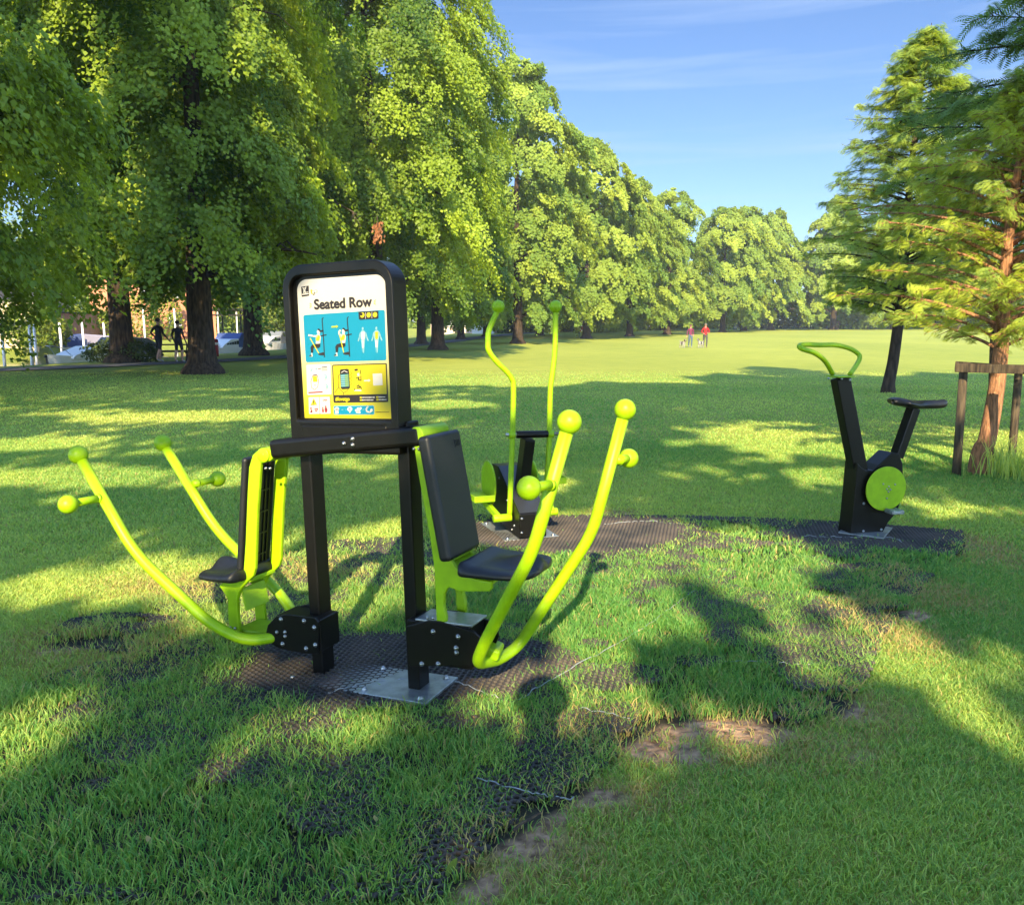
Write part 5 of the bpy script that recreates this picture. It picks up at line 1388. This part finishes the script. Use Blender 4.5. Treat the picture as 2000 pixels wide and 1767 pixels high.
def person(loc, rz, label, shirt, legs, shoes, hair, pose, scale=1.0, shorts=False, bag=None, sleeves=True, long_hair=False):
    root = empty('person', loc, (0, 0, rz), label, 'person'); root.scale = (scale,) * 3
    # faces -y; x to the person's left hand when seen from the front is image right
    N = {'pelvis': (0, 0, .95, .155, .115), 'waist': (0, 0, 1.10, .135, .10), 'chest': (0, pose.get('cy', 0), 1.30, .165, .115), 'neckb': (0, pose.get('cy', 0), 1.46, .075, .07),
         'neck': (0, pose.get('cy', 0) - .01, 1.53, .052, .055), 'jaw': (0, pose.get('cy', 0) - .025, 1.595, .066, .078), 'head': (0, pose.get('cy', 0) - .015, 1.66, .076, .095), 'crown': (0, pose.get('cy', 0) - .01, 1.725, .055, .07)}
    E = [('pelvis', 'waist'), ('waist', 'chest'), ('chest', 'neckb'), ('neckb', 'neck'), ('neck', 'jaw'), ('jaw', 'head'), ('head', 'crown')]
    for s, k in ((1, 'l'), (-1, 'r')):
        P = pose[k]
        N['sh' + k] = (.175 * s, pose.get('cy', 0), 1.415, .062, .062)
        N['el' + k] = (*P['elbow'], .044, .044); N['wr' + k] = (*P['wrist'], .029, .027)
        w = Vector(P['wrist']); e = Vector(P['elbow']); d = (w - e).normalized(); pal = w + d * .055
        N['pa' + k] = (*pal, .036, .020)
        E += [('chest', 'sh' + k), ('sh' + k, 'el' + k), ('el' + k, 'wr' + k), ('wr' + k, 'pa' + k)]
        sd = d.cross(Vector((0, 1, 0)));  sd = sd.normalized() if sd.length > .05 else Vector((1, 0, 0))
        up = sd.cross(d).normalized()
        for q, (off_, ln) in enumerate(((-.027, .066), (-.009, .078), (.010, .074), (.027, .058))):
            a = pal + d * .035 + sd * off_; b_ = a + d * ln * .55 - up * .008; c = b_ + d * ln * .35 - up * .022
            N[f'f{q}a{k}'] = (*a, .0105, .0105); N[f'f{q}b{k}'] = (*b_, .0095, .0095); N[f'f{q}c{k}'] = (*c, .0080, .0080)
            E += [('pa' + k, f'f{q}a{k}'), (f'f{q}a{k}', f'f{q}b{k}'), (f'f{q}b{k}', f'f{q}c{k}')]
        a = pal + sd * (-.036) - d * .01; b_ = a + sd * (-.018) + d * .030; c = b_ + d * .026 + sd * .004
        N['ta' + k] = (*a, .012, .012); N['tb' + k] = (*b_, .0105, .0105); N['tc' + k] = (*c, .009, .009)
        E += [('pa' + k, 'ta' + k), ('ta' + k, 'tb' + k), ('tb' + k, 'tc' + k)]
        N['hi' + k] = (.088 * s, 0, .90, .098, .10); N['kn' + k] = (*P['knee'], .060, .062); N['ca' + k] = (P['knee'][0] * .4 + P['ankle'][0] * .6, P['knee'][1] * .5 + P['ankle'][1] * .5 + .015, P['knee'][2] * .6 + P['ankle'][2] * .4, .055, .058)
        N['an' + k] = (*P['ankle'], .037, .040)
        ax, ay, az = P['ankle']; N['ba' + k] = (ax, ay - .10, az - .055, .042, .028); N['to' + k] = (ax, ay - .17, az - .062, .034, .022)
        E += [('pelvis', 'hi' + k), ('hi' + k, 'kn' + k), ('kn' + k, 'ca' + k), ('ca' + k, 'an' + k), ('an' + k, 'ba' + k), ('ba' + k, 'to' + k)]
    def region(a, b_):
        ab = (a, b_)
        if b_[:2] in ('ba', 'to'): return 3
        if b_[:2] in ('kn', 'hi'): return 2
        if b_[:2] in ('ca', 'an'): return 0 if shorts else 2
        if b_ in ('waist', 'chest', 'neckb') or b_[:2] in ('sh', 'el'): return 1
        if b_[:2] == 'wr': return 1 if sleeves else 0
        return 0
    body = skin_body('body', N, E, region, [M['skin'], shirt, legs, shoes], root)
    cy = pose.get('cy', 0)
    face = MB()
    face.ball((0, cy - .118, 1.645), .013, M['skin'], 10, 8, (1, 1.2, 1.5))
    face.build('nose', root)
    e = MB()
    for s in (-1, 1): e.ball((s * .030, cy - .100, 1.668), .011, flat('eye', (.05, .035, .03)), 10, 8)
    e.build('eyes', root)
    MB().ball((0, cy - .098, 1.605), .016, flat('lips', (.45, .16, .13)), 10, 8, (1.3, .6, .4)).build('mouth', root)
    for s in (-1, 1): MB().ball((s * .086, cy - .012, 1.655), .026, M['skin'], 10, 8, (.4, .8, 1.2)).build('ear', root)
    h = MB(); h.ball((0, cy + .004, 1.690), .104, hair, 20, 14, (.92, 1.02, .80))
    if long_hair: h.ball((0, cy + .055, 1.60), .085, hair, 16, 12, (1.0, .6, 1.45))
    h.build('hair', root)
    return root
STAND = dict(l=dict(elbow=(.24, .03, 1.13), wrist=(.25, -.06, .88), knee=(.10, -.02, .50), ankle=(.10, .02, .09)), r=dict(elbow=(-.24, .03, 1.13), wrist=(-.25, -.06, .88), knee=(-.10, -.02, .50), ankle=(-.10, .02, .09)))
# couple on the field, walking towards the machines
p = at(1348, 677, 62); p.z = tz(p.x, p.y)
CPL = 'couple walking dogs on the field'
person(p, 0.05, 'woman in a plum top and blue jeans walking a dog on the sunlit field', flat('plum_top', (.27, .045, .115), .9), flat('blue_jeans', (.12, .19, .30), .9), flat('pale_shoes', (.5, .5, .5)), flat('brown_hair', (.16, .075, .04), .8),
       dict(l=dict(elbow=(.235, .05, 1.15), wrist=(.20, -.12, .98), knee=(.085, -.10, .52), ankle=(.075, -.10, .10)), r=dict(elbow=(-.25, .04, 1.14), wrist=(-.29, -.06, .90), knee=(-.085, .06, .50), ankle=(-.08, .20, .13))), .95, long_hair=True)
p2 = at(1377, 677, 61.5); p2.z = tz(p2.x, p2.y)
man = person(p2, -0.05, 'man in a bright red hooded jacket and grey trousers on the sunlit field', flat('red_jacket', (.72, .02, .025), .8), flat('grey_trousers', (.11, .10, .10), .9), flat('tan_boots', (.30, .18, .10)), flat('grey_hair', (.30, .22, .16), .8),
       dict(l=dict(elbow=(.29, .03, 1.16), wrist=(.16, -.16, 1.10), knee=(.10, -.10, .52), ankle=(.09, -.12, .10)), r=dict(elbow=(-.29, .03, 1.16), wrist=(-.17, -.16, 1.06), knee=(-.10, .06, .50), ankle=(-.09, .20, .13))), .99)
MB().ball((0, .065, 1.50), .10, flat('red_jacket', (.72, .02, .025), .8), 16, 10, (1.3, .8, .7)).build('hood', man)
# two walkers on the path in the shade, seen from behind
WK = 'pair of walkers on the footpath'
blk, blk2 = flat('black_top', (.025, .022, .024), .9), flat('navy_shorts', (.02, .022, .035), .9)
q = at(312, 698, 35.6); q.z = tz(q.x, q.y) + .04
person(q, 2.75, 'taller of two walkers in dark top and shorts on the shaded path, elbow out', blk, blk2, flat('white_trainers', (.6, .6, .6)), flat('dark_hair', (.03, .02, .015), .8),
       dict(l=dict(elbow=(.33, .08, 1.17), wrist=(.24, -.10, .98), knee=(.09, -.14, .52), ankle=(.08, -.10, .10)), r=dict(elbow=(-.30, .06, 1.15), wrist=(-.40, -.10, .92), knee=(-.09, .06, .50), ankle=(-.085, .22, .14))), 1.04, shorts=True)
q = at(350, 699, 35.4); q.z = tz(q.x, q.y) + .04
person(q, 2.95, 'shorter walker in a dark cap and shorts beside the thick lime trunk', blk, blk2, flat('white_trainers', (.6, .6, .6)), flat('dark_cap', (.02, .02, .025), .8),
       dict(l=dict(elbow=(.27, .04, 1.14), wrist=(.27, -.10, .92), knee=(.09, .02, .50), ankle=(.09, .14, .11)), r=dict(elbow=(-.27, .04, 1.14), wrist=(-.30, -.06, .90), knee=(-.09, -.12, .52), ankle=(-.085, -.10, .10))), .98, shorts=True)
# the photographer, standing at the camera
ph = person((-0.05, -.21, 0), math.pi, 'person in a dark coat behind the viewpoint holding up a phone', blk, flat('dark_jeans', (.03, .04, .07), .9), flat('dark_shoes', (.02, .02, .02)), flat('dark_hair', (.03, .02, .015), .8),
       dict(l=dict(elbow=(.27, -.12, 1.18), wrist=(.12, -.08, 1.22), knee=(.11, -.01, .50), ankle=(.12, .02, .09)), r=dict(elbow=(-.27, -.12, 1.18), wrist=(-.12, -.08, 1.22), knee=(-.11, -.01, .50), ankle=(-.12, .02, .09))), 1.15)
tag(MB().box((0.0, -.045, 1.455), (.15, .009, .072), flat('phone_black', (.01, .01, .01), .2)).build('phone', bevel=.004), 'black phone held up in both hands at the viewpoint', 'phone')

def dog(loc, rz, label, s, head_up=0.0, patch=(.12, .05, .02)):
    wh, br = flat('white_fur', (.62, .58, .52), .9), flat('dog_patch_%d' % int(patch[0] * 1000), patch, .9)
    N = {'chest': (0, -.16, .40, .105, .125), 'belly': (0, .05, .42, .085, .095), 'hips': (0, .24, .42, .085, .10), 'tail1': (0, .36, .46, .022, .022), 'tail2': (0, .46, .58, .012, .012), 'neck': (0, -.30, .52 + head_up, .062, .07),
         'skull': (0, -.37, .62 + head_up, .062, .062), 'muz': (0, -.49, .585 + head_up, .034, .03), 'nose': (0, -.54, .58 + head_up, .022, .02)}
    E = [('chest', 'belly'), ('belly', 'hips'), ('hips', 'tail1'), ('tail1', 'tail2'), ('chest', 'neck'), ('neck', 'skull'), ('skull', 'muz'), ('muz', 'nose')]
    for s_, k in ((1, 'l'), (-1, 'r')):
        N['fs' + k] = (.07 * s_, -.18, .30, .045, .05); N['fk' + k] = (.07 * s_, -.17, .17, .026, .028); N['ff' + k] = (.07 * s_, -.18, .035, .022, .022); N['fp' + k] = (.07 * s_, -.215, .018, .022, .018)
        N['hs' + k] = (.07 * s_, .23, .30, .05, .065); N['hk' + k] = (.07 * s_, .20, .22, .034, .038); N['hh' + k] = (.07 * s_, .31, .14, .022, .024); N['hf' + k] = (.07 * s_, .29, .03, .020, .022); N['hp' + k] = (.07 * s_, .255, .018, .021, .018)
        N['ea' + k] = (.055 * s_, -.35, .665 + head_up, .022, .014); N['eb' + k] = (.075 * s_, -.36, .61 + head_up, .018, .010)
        E += [('chest', 'fs' + k), ('fs' + k, 'fk' + k), ('fk' + k, 'ff' + k), ('ff' + k, 'fp' + k), ('hips', 'hs' + k), ('hs' + k, 'hk' + k), ('hk' + k, 'hh' + k), ('hh' + k, 'hf' + k), ('hf' + k, 'hp' + k), ('skull', 'ea' + k), ('ea' + k, 'eb' + k)]
    root = empty('dog', loc, (0, 0, rz), label, 'dog', 'dogs on the field'); root.scale = (s,) * 3
    skin_body('body', N, E, lambda a, b_: 1 if (b_ in ('skull',) or b_[:2] in ('ea', 'eb') or b_ in ('belly',)) else (2 if b_ == 'nose' else 0), [wh, br, flat('dog_nose', (.02, .02, .02))], root)
    return root
d = at(1333, 678, 61); d.z = tz(d.x, d.y)
dog(d, .35, 'white dog with brown patches standing left of the woman', .95)
lead = MB().tube(smooth_path([Vector((d.x + .05, d.y - .3, d.z + .52)), Vector((d.x + .35, d.y - .1, d.z + .48)), Vector((p.x - .27, p.y - .06, p.z + .80))], 5), .012, flat('lead', (.3, .3, .12)), 6).build('dog_lead')
tag(lead, 'dog lead running from the patched dog up to the woman', 'dog lead')
d = at(1368, 678, 61); d.z = tz(d.x, d.y)
dog(d, -.75, 'white dog with a black head looking up between the couple', .95, .05, patch=(.02, .018, .016))

# ---------------------------------------------------------------- riverside things
wood_d = flat('dark_timber', (.035, .03, .026), .9); white = mat('white_gelcoat', (.60, .59, .57), .3); glass = mat('dark_glass', (.03, .04, .05), .08, spec=.8)
cream = mat('cream_render', (.62, .48, .34), .9, var=.12, vscale=2); brick = mat('orange_brick', (.50, .20, .10), .9, col2=(.38, .15, .08), vscale=3, bump=.3, bscale=20)
slate = flat('slate_roof', (.07, .065, .065), .8); pink = mat('pale_pink_render', (.62, .48, .42), .9, var=.08, vscale=2)
def window(mb_par, x, y, z, w, h, frame=white):
    f = MB().box((x, y, z), (w + .14, .09, h + .14), frame).build('window', mb_par)
    MB().box((x, y - .05, z), (w, .03, h), glass).build('pane', f)
    MB().box((x, y - .067, z), (.05, .02, h), frame).box((x, y - .068, z), (w, .018, .05), frame).build('glazing_bar', f)
    MB().box((x, y - .09, z - h / 2 - .10), (w + .3, .16, .07), frame).build('sill', f)
def house(name, c, rz, W, D, H, RH, wall, roof, label, wins, gable_front=False, door=None, chim=True, cat='building'):
    r_ = empty(name, c, (0, 0, rz), label, cat)
    MB().box((0, 0, H / 2 - .5), (W, D, H + 1), wall).build('wall', r_)
    o = .35
    b_ = MB()
    if gable_front:
        b_.prism([(-W / 2 - o, H - .15), (0, H + RH), (W / 2 + o, H - .15), (W / 2 + o, H - .35), (-W / 2 - o, H - .35)], -D / 2 - o, D / 2 + o, roof); rf = b_.build('roof', r_)
        MB().prism([(-W / 2, H), (W / 2, H), (0, H + RH * .93)], -D / 2 - o - .02, -D / 2 - o + .3, wall).build('gable', r_)
    else:
        b_.prism([(-D / 2 - o, H - .05), (0, H + RH), (D / 2 + o, H - .05)], -W / 2 - o, W / 2 + o, roof, axis='x'); rf = b_.build('roof', r_)
    if chim: MB().box((W * .28, .3, H + RH * .8), (.8, .6, 1.8), brick).build('chimney', rf)
    for x, z, w, h in wins: window(r_, x, -D / 2 - .03, z, w, h)
    if door: MB().box((door[0], -D / 2 - .04, door[1] / 2), (.95, .09, door[1]), flat('door_dark', (.05, .05, .05))).build('door', r_)
    return r_
c = bank(322, 93); c.z = -.1
house('brick_house', c, .35, 12, 9, 6.6, 3.4, brick, slate, 'orange brick house across the river, seen between two dark trunks', [(-3.6, 4.9, .9, 1.1), (-.8, 4.9, .9, 1.1), (2.0, 4.9, .9, 1.1), (-3.6, 2.0, 1.1, 1.2), (2.0, 2.0, 1.1, 1.2)], gable_front=True, door=(4.2, 2.1))
c = bank(18, 64); c.z = -.1
house('boathouse', c, .45, 5.5, 7, 3.3, 1.6, cream, slate, 'cream boathouse across the river at the far left', [(-1.3, 1.7, .9, .9), (1.2, 1.7, .9, .9)], chim=False)
c = bank(92, 71); c.z = -.1
house('boathouse', c, .45, 4.2, 7, 2.9, 1.3, flat('pale_boards', (.62, .62, .60), .8), slate, 'pale boarded boathouse with a dark roof behind the blue boat cover', [(.9, 1.6, .8, .8)], chim=False)
c = at(906, 640, 124); c.z = -.1
house('bungalow', c, 0.08, 9.5, 7, 3.2, 1.6, pink, flat('red_roof', (.35, .12, .09), .8), 'pale pink bungalow beyond the trees right of the exercise sign', [(-2.4, 1.8, 1.0, 1.1), (.6, 1.8, 1.3, 1.1), (3.4, 1.8, 1.0, 1.1)], door=(-.9, 2.0), chim=False)
c = at(944, 640, 118); c.z = -.1
house('shed', c, 0.0, 3.0, 3, 2.5, .8, white, flat('grey_roof', (.3, .3, .3), .8), 'small white shed beside the pink bungalow', [(0, 1.5, .7, .6)], chim=False)
w0, w1 = bank(108, 66), bank(262, 82)
wl_ = MB().beam((w0.x, w0.y, .75), (w1.x, w1.y, .75), .35, 3.1, brick).build('brick_wall'); MB().beam((w0.x, w0.y, 2.34), (w1.x, w1.y, 2.34), .48, .10, slate).build('coping', wl_)
tag(wl_, 'long orange brick wall along the far river bank', 'wall')
# open-sided boat shelter
c = at(450, 660, 72); c.z = -.3
sh = empty('boat_shelter', c, (0, 0, .2), 'flat-roofed open boat shelter on white posts over the river', 'shelter')
MB().box((0, 0, 2.9), (4.6, 3.2, .22), wood_d).build('roof', sh)
for x in (-2.2, -.75, .75, 2.2):
    for y in (-1.4, 1.4): MB().box((x, y, 1.05), (.10, .10, 3.7), white if y < 0 else wood_d).build('shelter_post', sh)
MB().box((0, -1.5, 2.45), (4.4, .06, .12), wood_d).build('tie_beam', sh)

def boat(x, y, rz, L, W, label, cover=None, cabin=True, s=1.0):
    r_ = empty('river_cruiser', (x, y, -.95), (0, 0, rz), label, 'boat', 'boats moored on the river'); r_.scale = (s,) * 3
    st_ = 14; vs = []
    for i in range(st_ + 1):
        t = i / st_; w = W / 2 * (math.sin(min(1, (1 - t) * 1.9 + .02) * math.pi / 2)) ** .7; zt_ = .72 + .32 * t ** 2
        xx = -L / 2 + L * t
        vs += [(xx, -w, zt_), (xx - .15 * t, -w * .82, .05), (xx - .35 * t, 0, -.28), (xx - .15 * t, w * .82, .05), (xx, w, zt_)]
    fs = [(i * 5 + j, i * 5 + j + 1, (i + 1) * 5 + j + 1, (i + 1) * 5 + j) for i in range(st_) for j in range(4)] + [(0, 1, 2, 3, 4)]
    fs += [(i * 5 + 4, i * 5, (i + 1) * 5, (i + 1) * 5 + 4) for i in range(st_)]
    hull = MB().add(vs, fs, white, False).build('hull', r_)
    MB().tube([(v[0], v[1] * 1.01, v[2] - .10) for v in vs[0::5]], .035, flat('rub_strake', (.05, .07, .15)), 6).build('rub_rail', hull)
    if cabin:
        pr = [(-L * .05, .74), (-L * .03, 1.38), (L * .16, 1.36), (L * .33, 1.0), (L * .36, .86), (L * .36, .80)]
        MB().prism(pr, -W * .38, W * .38, white).build('cabin', r_, bevel=.05)
        wb = MB()
        for k_ in range(5):
            x0 = L * (.0 + .055 * k_); MB().prism([(x0, 1.0), (x0 + .01, 1.25 - .03 * k_), (x0 + L * .045, 1.25 - .04 * k_), (x0 + L * .045, 1.0)], -W * .385 - .01, W * .385 + .01, glass).build('cabin_window', r_)
    if cover:
        MB().prism([(-L * .48, .7), (-L * .46, 1.35), (-L * .33, 1.72), (-L * .08, 1.78), (0, 1.36), (0, .74)], -W * .40, W * .40, cover).build('canopy', r_, bevel=.08)
        MB().prism([(-L * .02, 1.38), (-L * .075, 1.70), (-L * .10, 1.70), (-L * .05, 1.38)], -W * .34, W * .34, glass).build('windscreen', r_)
    for xx in (-L * .2, L * .15): MB().tube([(xx, -W * .5, .62), (xx, -W * .52, .15)], .08, flat('fender', (.75, .75, .78)), 10).build('fender', r_)
    MB().tube(smooth_path([(L * .36, -W * .3, 1.0), (L * .42, -W * .2, 1.35), (L * .49, 0, 1.42), (L * .42, W * .2, 1.35), (L * .36, W * .3, 1.0)], 4), .015, M['bolt'], 6).build('bow_rail', r_)
    return r_
canvas, bluec = flat('grey_canvas', (.28, .31, .34), .8), flat('blue_canvas', (.10, .16, .42), .8)
boat(-19.9, 41.2, -2.05, 6.0, 2.0, 'white cabin cruiser with a grey canopy moored on the river left of the dark trunk', canvas)
boat(-19.7, 58.5, -1.75, 6.0, 2.3, 'white cabin boat with a blue canopy moored under the boat shelter', bluec)
boat(-20.2, 71.0, -1.75, 6.0, 2.2, 'small white cruiser farther along the river beside the hedge', canvas)
c = bank(128, 62)
tb = boat(-34.0, 66.5, -2.5, 9.5, 2.9, 'long boat under a blue and lilac cover on the far bank', None, False, .72)
MB().prism([(-4.5, .7), (-4.4, 1.9), (-.2, 2.25), (-.2, .75)], -1.35, 1.35, flat('lilac_tarp', (.52, .50, .70), .8)).build('cover', tb, bevel=.1)
MB().prism([(-.2, .75), (-.2, 2.25), (4.0, 1.8), (4.2, .9)], -1.35, 1.35, flat('blue_tarp', (.09, .15, .42), .8)).build('cover', tb, bevel=.1)
# mooring poles
posts = [(8, 700, 41, 632), (62, 702, 40, 628), (72, 702, 41.5, 636), (122, 692, 46, 632), (166, 690, 52, 631), (208, 684, 56, 632), (285, 676, 62, 600), (346, 676, 64, 604)]
for i, (px, py, D, pt) in enumerate(posts):
    a = at(px, py, D); b_ = at(px - 6, pt, D)
    o = MB().tube([(a.x, a.y, -1.6), (b_.x, b_.y, b_.z)], [.075, .065], white, 10).ball((b_.x, b_.y, b_.z), .065, white, 10, 6).build('mooring_pole')
    tag(o, ['leaning white mooring pole at the far left edge', 'thick white mooring pole, outer of the close pair', 'thick white mooring pole, inner of the close pair', 'white mooring pole left of the white cruiser bow', 'white mooring pole behind the white cruiser cabin', 'white mooring pole just left of the dark trunk', 'thin tall white mooring pole left of the taller walker', 'thin tall white mooring pole behind the shorter walker'][i], 'mooring pole', 'white mooring poles in the river')
# picnic table
c = at(338, 692, 37.6); c.z = tz(c.x, c.y)
pt_ = empty('picnic_table', c, (0, 0, .25), 'dark timber picnic table behind the two walkers', 'picnic table')
MB().box((0, 0, .74), (1.8, .74, .05), wood_d).build('table_top', pt_)
for y in (-.66, .66): MB().box((0, y, .45), (1.8, .26, .045), wood_d).build('bench_seat', pt_)
for x in (-.62, .62):
    for s_ in (-1, 1): MB().beam((x, s_ * .20, .72), (x, s_ * .68, 0), .045, .10, wood_d).build('leg', pt_)
    MB().box((x, 0, .41), (.045, 1.5, .09), wood_d).build('cross_bearer', pt_)
c = at(421, 683, 45); c.z = tz(c.x, c.y)
bo = MB().tube([(c.x, c.y, c.z - .1), (c.x, c.y, c.z + .85)], .16, flat('bollard_red', (.45, .03, .04), .5), 14).ball((c.x, c.y, c.z + .85), .16, flat('bollard_red', (.45, .03, .04), .5), 14, 8, (1, 1, .5)).build('bollard')
MB().tube([(c.x, c.y, c.z + .62), (c.x, c.y, c.z + .74)], .164, white, 14).build('white_band', bo)
tag(bo, 'red bollard with a white band on the river bank right of the thick trunk', 'bollard')
def torus(mb, c, R_, r_, m, a0, a1, n=14):
    mb.tube([(c[0] + R_ * math.cos(a0 + (a1 - a0) * k / n), c[1], c[2] + R_ * math.sin(a0 + (a1 - a0) * k / n)) for k in range(n + 1)], r_, m, 8)
for px, py, D, lab in ((1131, 652, 97, 'red and white lifebuoy on a post under the bend of the avenue'), (1271, 640, 140, 'small red lifebuoy far off under the trees left of the couple')):
    c = at(px, py, D); c.z = tz(c.x, c.y)
    r_ = empty('lifebuoy_post', c, None, lab, 'lifebuoy', 'lifebuoys on posts')
    MB().box((0, 0, .6), (.10, .08, 1.3), wood_d).build('post', r_)
    b_ = MB(); torus(b_, (0, -.07, 1.05), .33, .10, flat('buoy_red', (.65, .04, .03)), 0, 2 * math.pi); b_.build('ring', r_)
    for k_ in range(4):
        b_ = MB(); torus(b_, (0, -.07, 1.05), .33, .103, white, k_ * math.pi / 2 + .6, k_ * math.pi / 2 + .95, 4); b_.build('ring_band', r_)
c = at(1436, 640, 158); c.z = tz(c.x, c.y)
bn_ = empty('litter_bin', c, None, 'green litter bin with a pale front under the far trees', 'litter bin')
MB().box((0, 0, .6), (.62, .55, 1.2), flat('bin_green', (.05, .14, .08))).build('body', bn_, bevel=.03)
MB().box((0, -.285, .42), (.5, .03, .5), flat('bin_label', (.6, .62, .55))).build('front_panel', bn_); MB().box((0, 0, 1.25), (.70, .62, .10), flat('bin_green', (.05, .14, .08))).build('lid', bn_, bevel=.02)
# guard round the far trunk
c = at(1571, 642, 148)
tg = empty('tree_guard', (57.4, 151.2, tz(57.4, 151.2)), None, 'wooden guard round the far trunk at the end of the avenue', 'tree guard')
for a in range(6): MB().box((.75 * math.cos(a * 1.047), .75 * math.sin(a * 1.047), .75), (.10, .10, 1.5), M['wood']).build('guard_post', tg)
for z in (.7, 1.35):
    b_ = MB()
    for a in range(6): b_.beam((.75 * math.cos(a * 1.047), .75 * math.sin(a * 1.047), z), (.75 * math.cos(a * 1.047 + 1.047), .75 * math.sin(a * 1.047 + 1.047), z), .04, .10, M['wood'])
    b_.build('guard_rail', tg)

# ---------------------------------------------------------------- small things on the ground
s = [gnd(1003, 1622, .02), gnd(1020, 1606, .035), gnd(1036, 1598, .03), gnd(1056, 1586, .04)]
tag(MB().tube(smooth_path(s, 5), [.006 - .0002 * i for i in range(16)], M['wood'], 7).build('twig'), 'pale dry twig lying on the bare soil at the matting edge', 'twig')
def leafobj(name, px, py, z, L, W, m, rz, label, curl=.3):
    c = gnd(px, py, z); vs = []; n_ = 8
    for i in range(n_ + 1):
        t = i / n_; w = W / 2 * math.sin(math.pi * min(.98, t * .95 + .03)) ** .8
        for v in (-1, 0, 1): vs.append((v * w, (t - .5) * L, curl * L * (t - .5) ** 2 + abs(v) * w * .3))
    fs = [(i * 3 + j, i * 3 + j + 1, (i + 1) * 3 + j + 1, (i + 1) * 3 + j) for i in range(n_) for j in range(2)]
    o = MB().add(vs, fs, m, True).build(name); o.location = c; o.rotation_euler = (.5, .2, rz)
    return tag(o, label, 'leaf')
leafobj('dock_leaf', 882, 1693, .035, .055, .022, M['bush'], -.5, 'single broad bright green leaf standing in the grass near the matting edge')
leafobj('fallen_leaf', 733, 1598, .03, .022, .014, M['dry'], .6, 'tiny tan fallen leaf in the shaded grass below the machine')
leafobj('fallen_leaf', 1575, 1343, .03, .05, .016, M['dry'], 1.4, 'dry curled leaf on the shaded matting toward the bike')
leafobj('fallen_leaf', 1445, 1282, .03, .05, .014, M['dry'], 1.8, 'dry brown leaf on the shaded grass in the middle of the matting')
leafobj('fallen_leaf', 290, 1640, .03, .03, .018, M['dry'], .9, 'tan fallen leaf deep in the shaded corner of the matting')

# ---------------------------------------------------------------- morning haze
hz = MB().box((30, 120, 16), (300, 330, 38), M['string']).build('haze')
hz.data.materials.clear()
hm = bpy.data.materials.new('morning_haze'); hm.use_nodes = True
hm.node_tree.nodes.remove(hm.node_tree.nodes['Principled BSDF'])
hv = hm.node_tree.nodes.new('ShaderNodeVolumePrincipled')
hv.inputs['Color'].default_value = (0.80, 0.88, 1.0, 1); hv.inputs['Density'].default_value = 0.00038; hv.inputs['Anisotropy'].default_value = 0.0
hm.node_tree.links.new(hv.outputs[0], hm.node_tree.nodes['Material Output'].inputs['Volume'])
hz.data.materials.append(hm)
tag(hz, 'thin pale morning haze over the park', 'haze', kind='stuff')
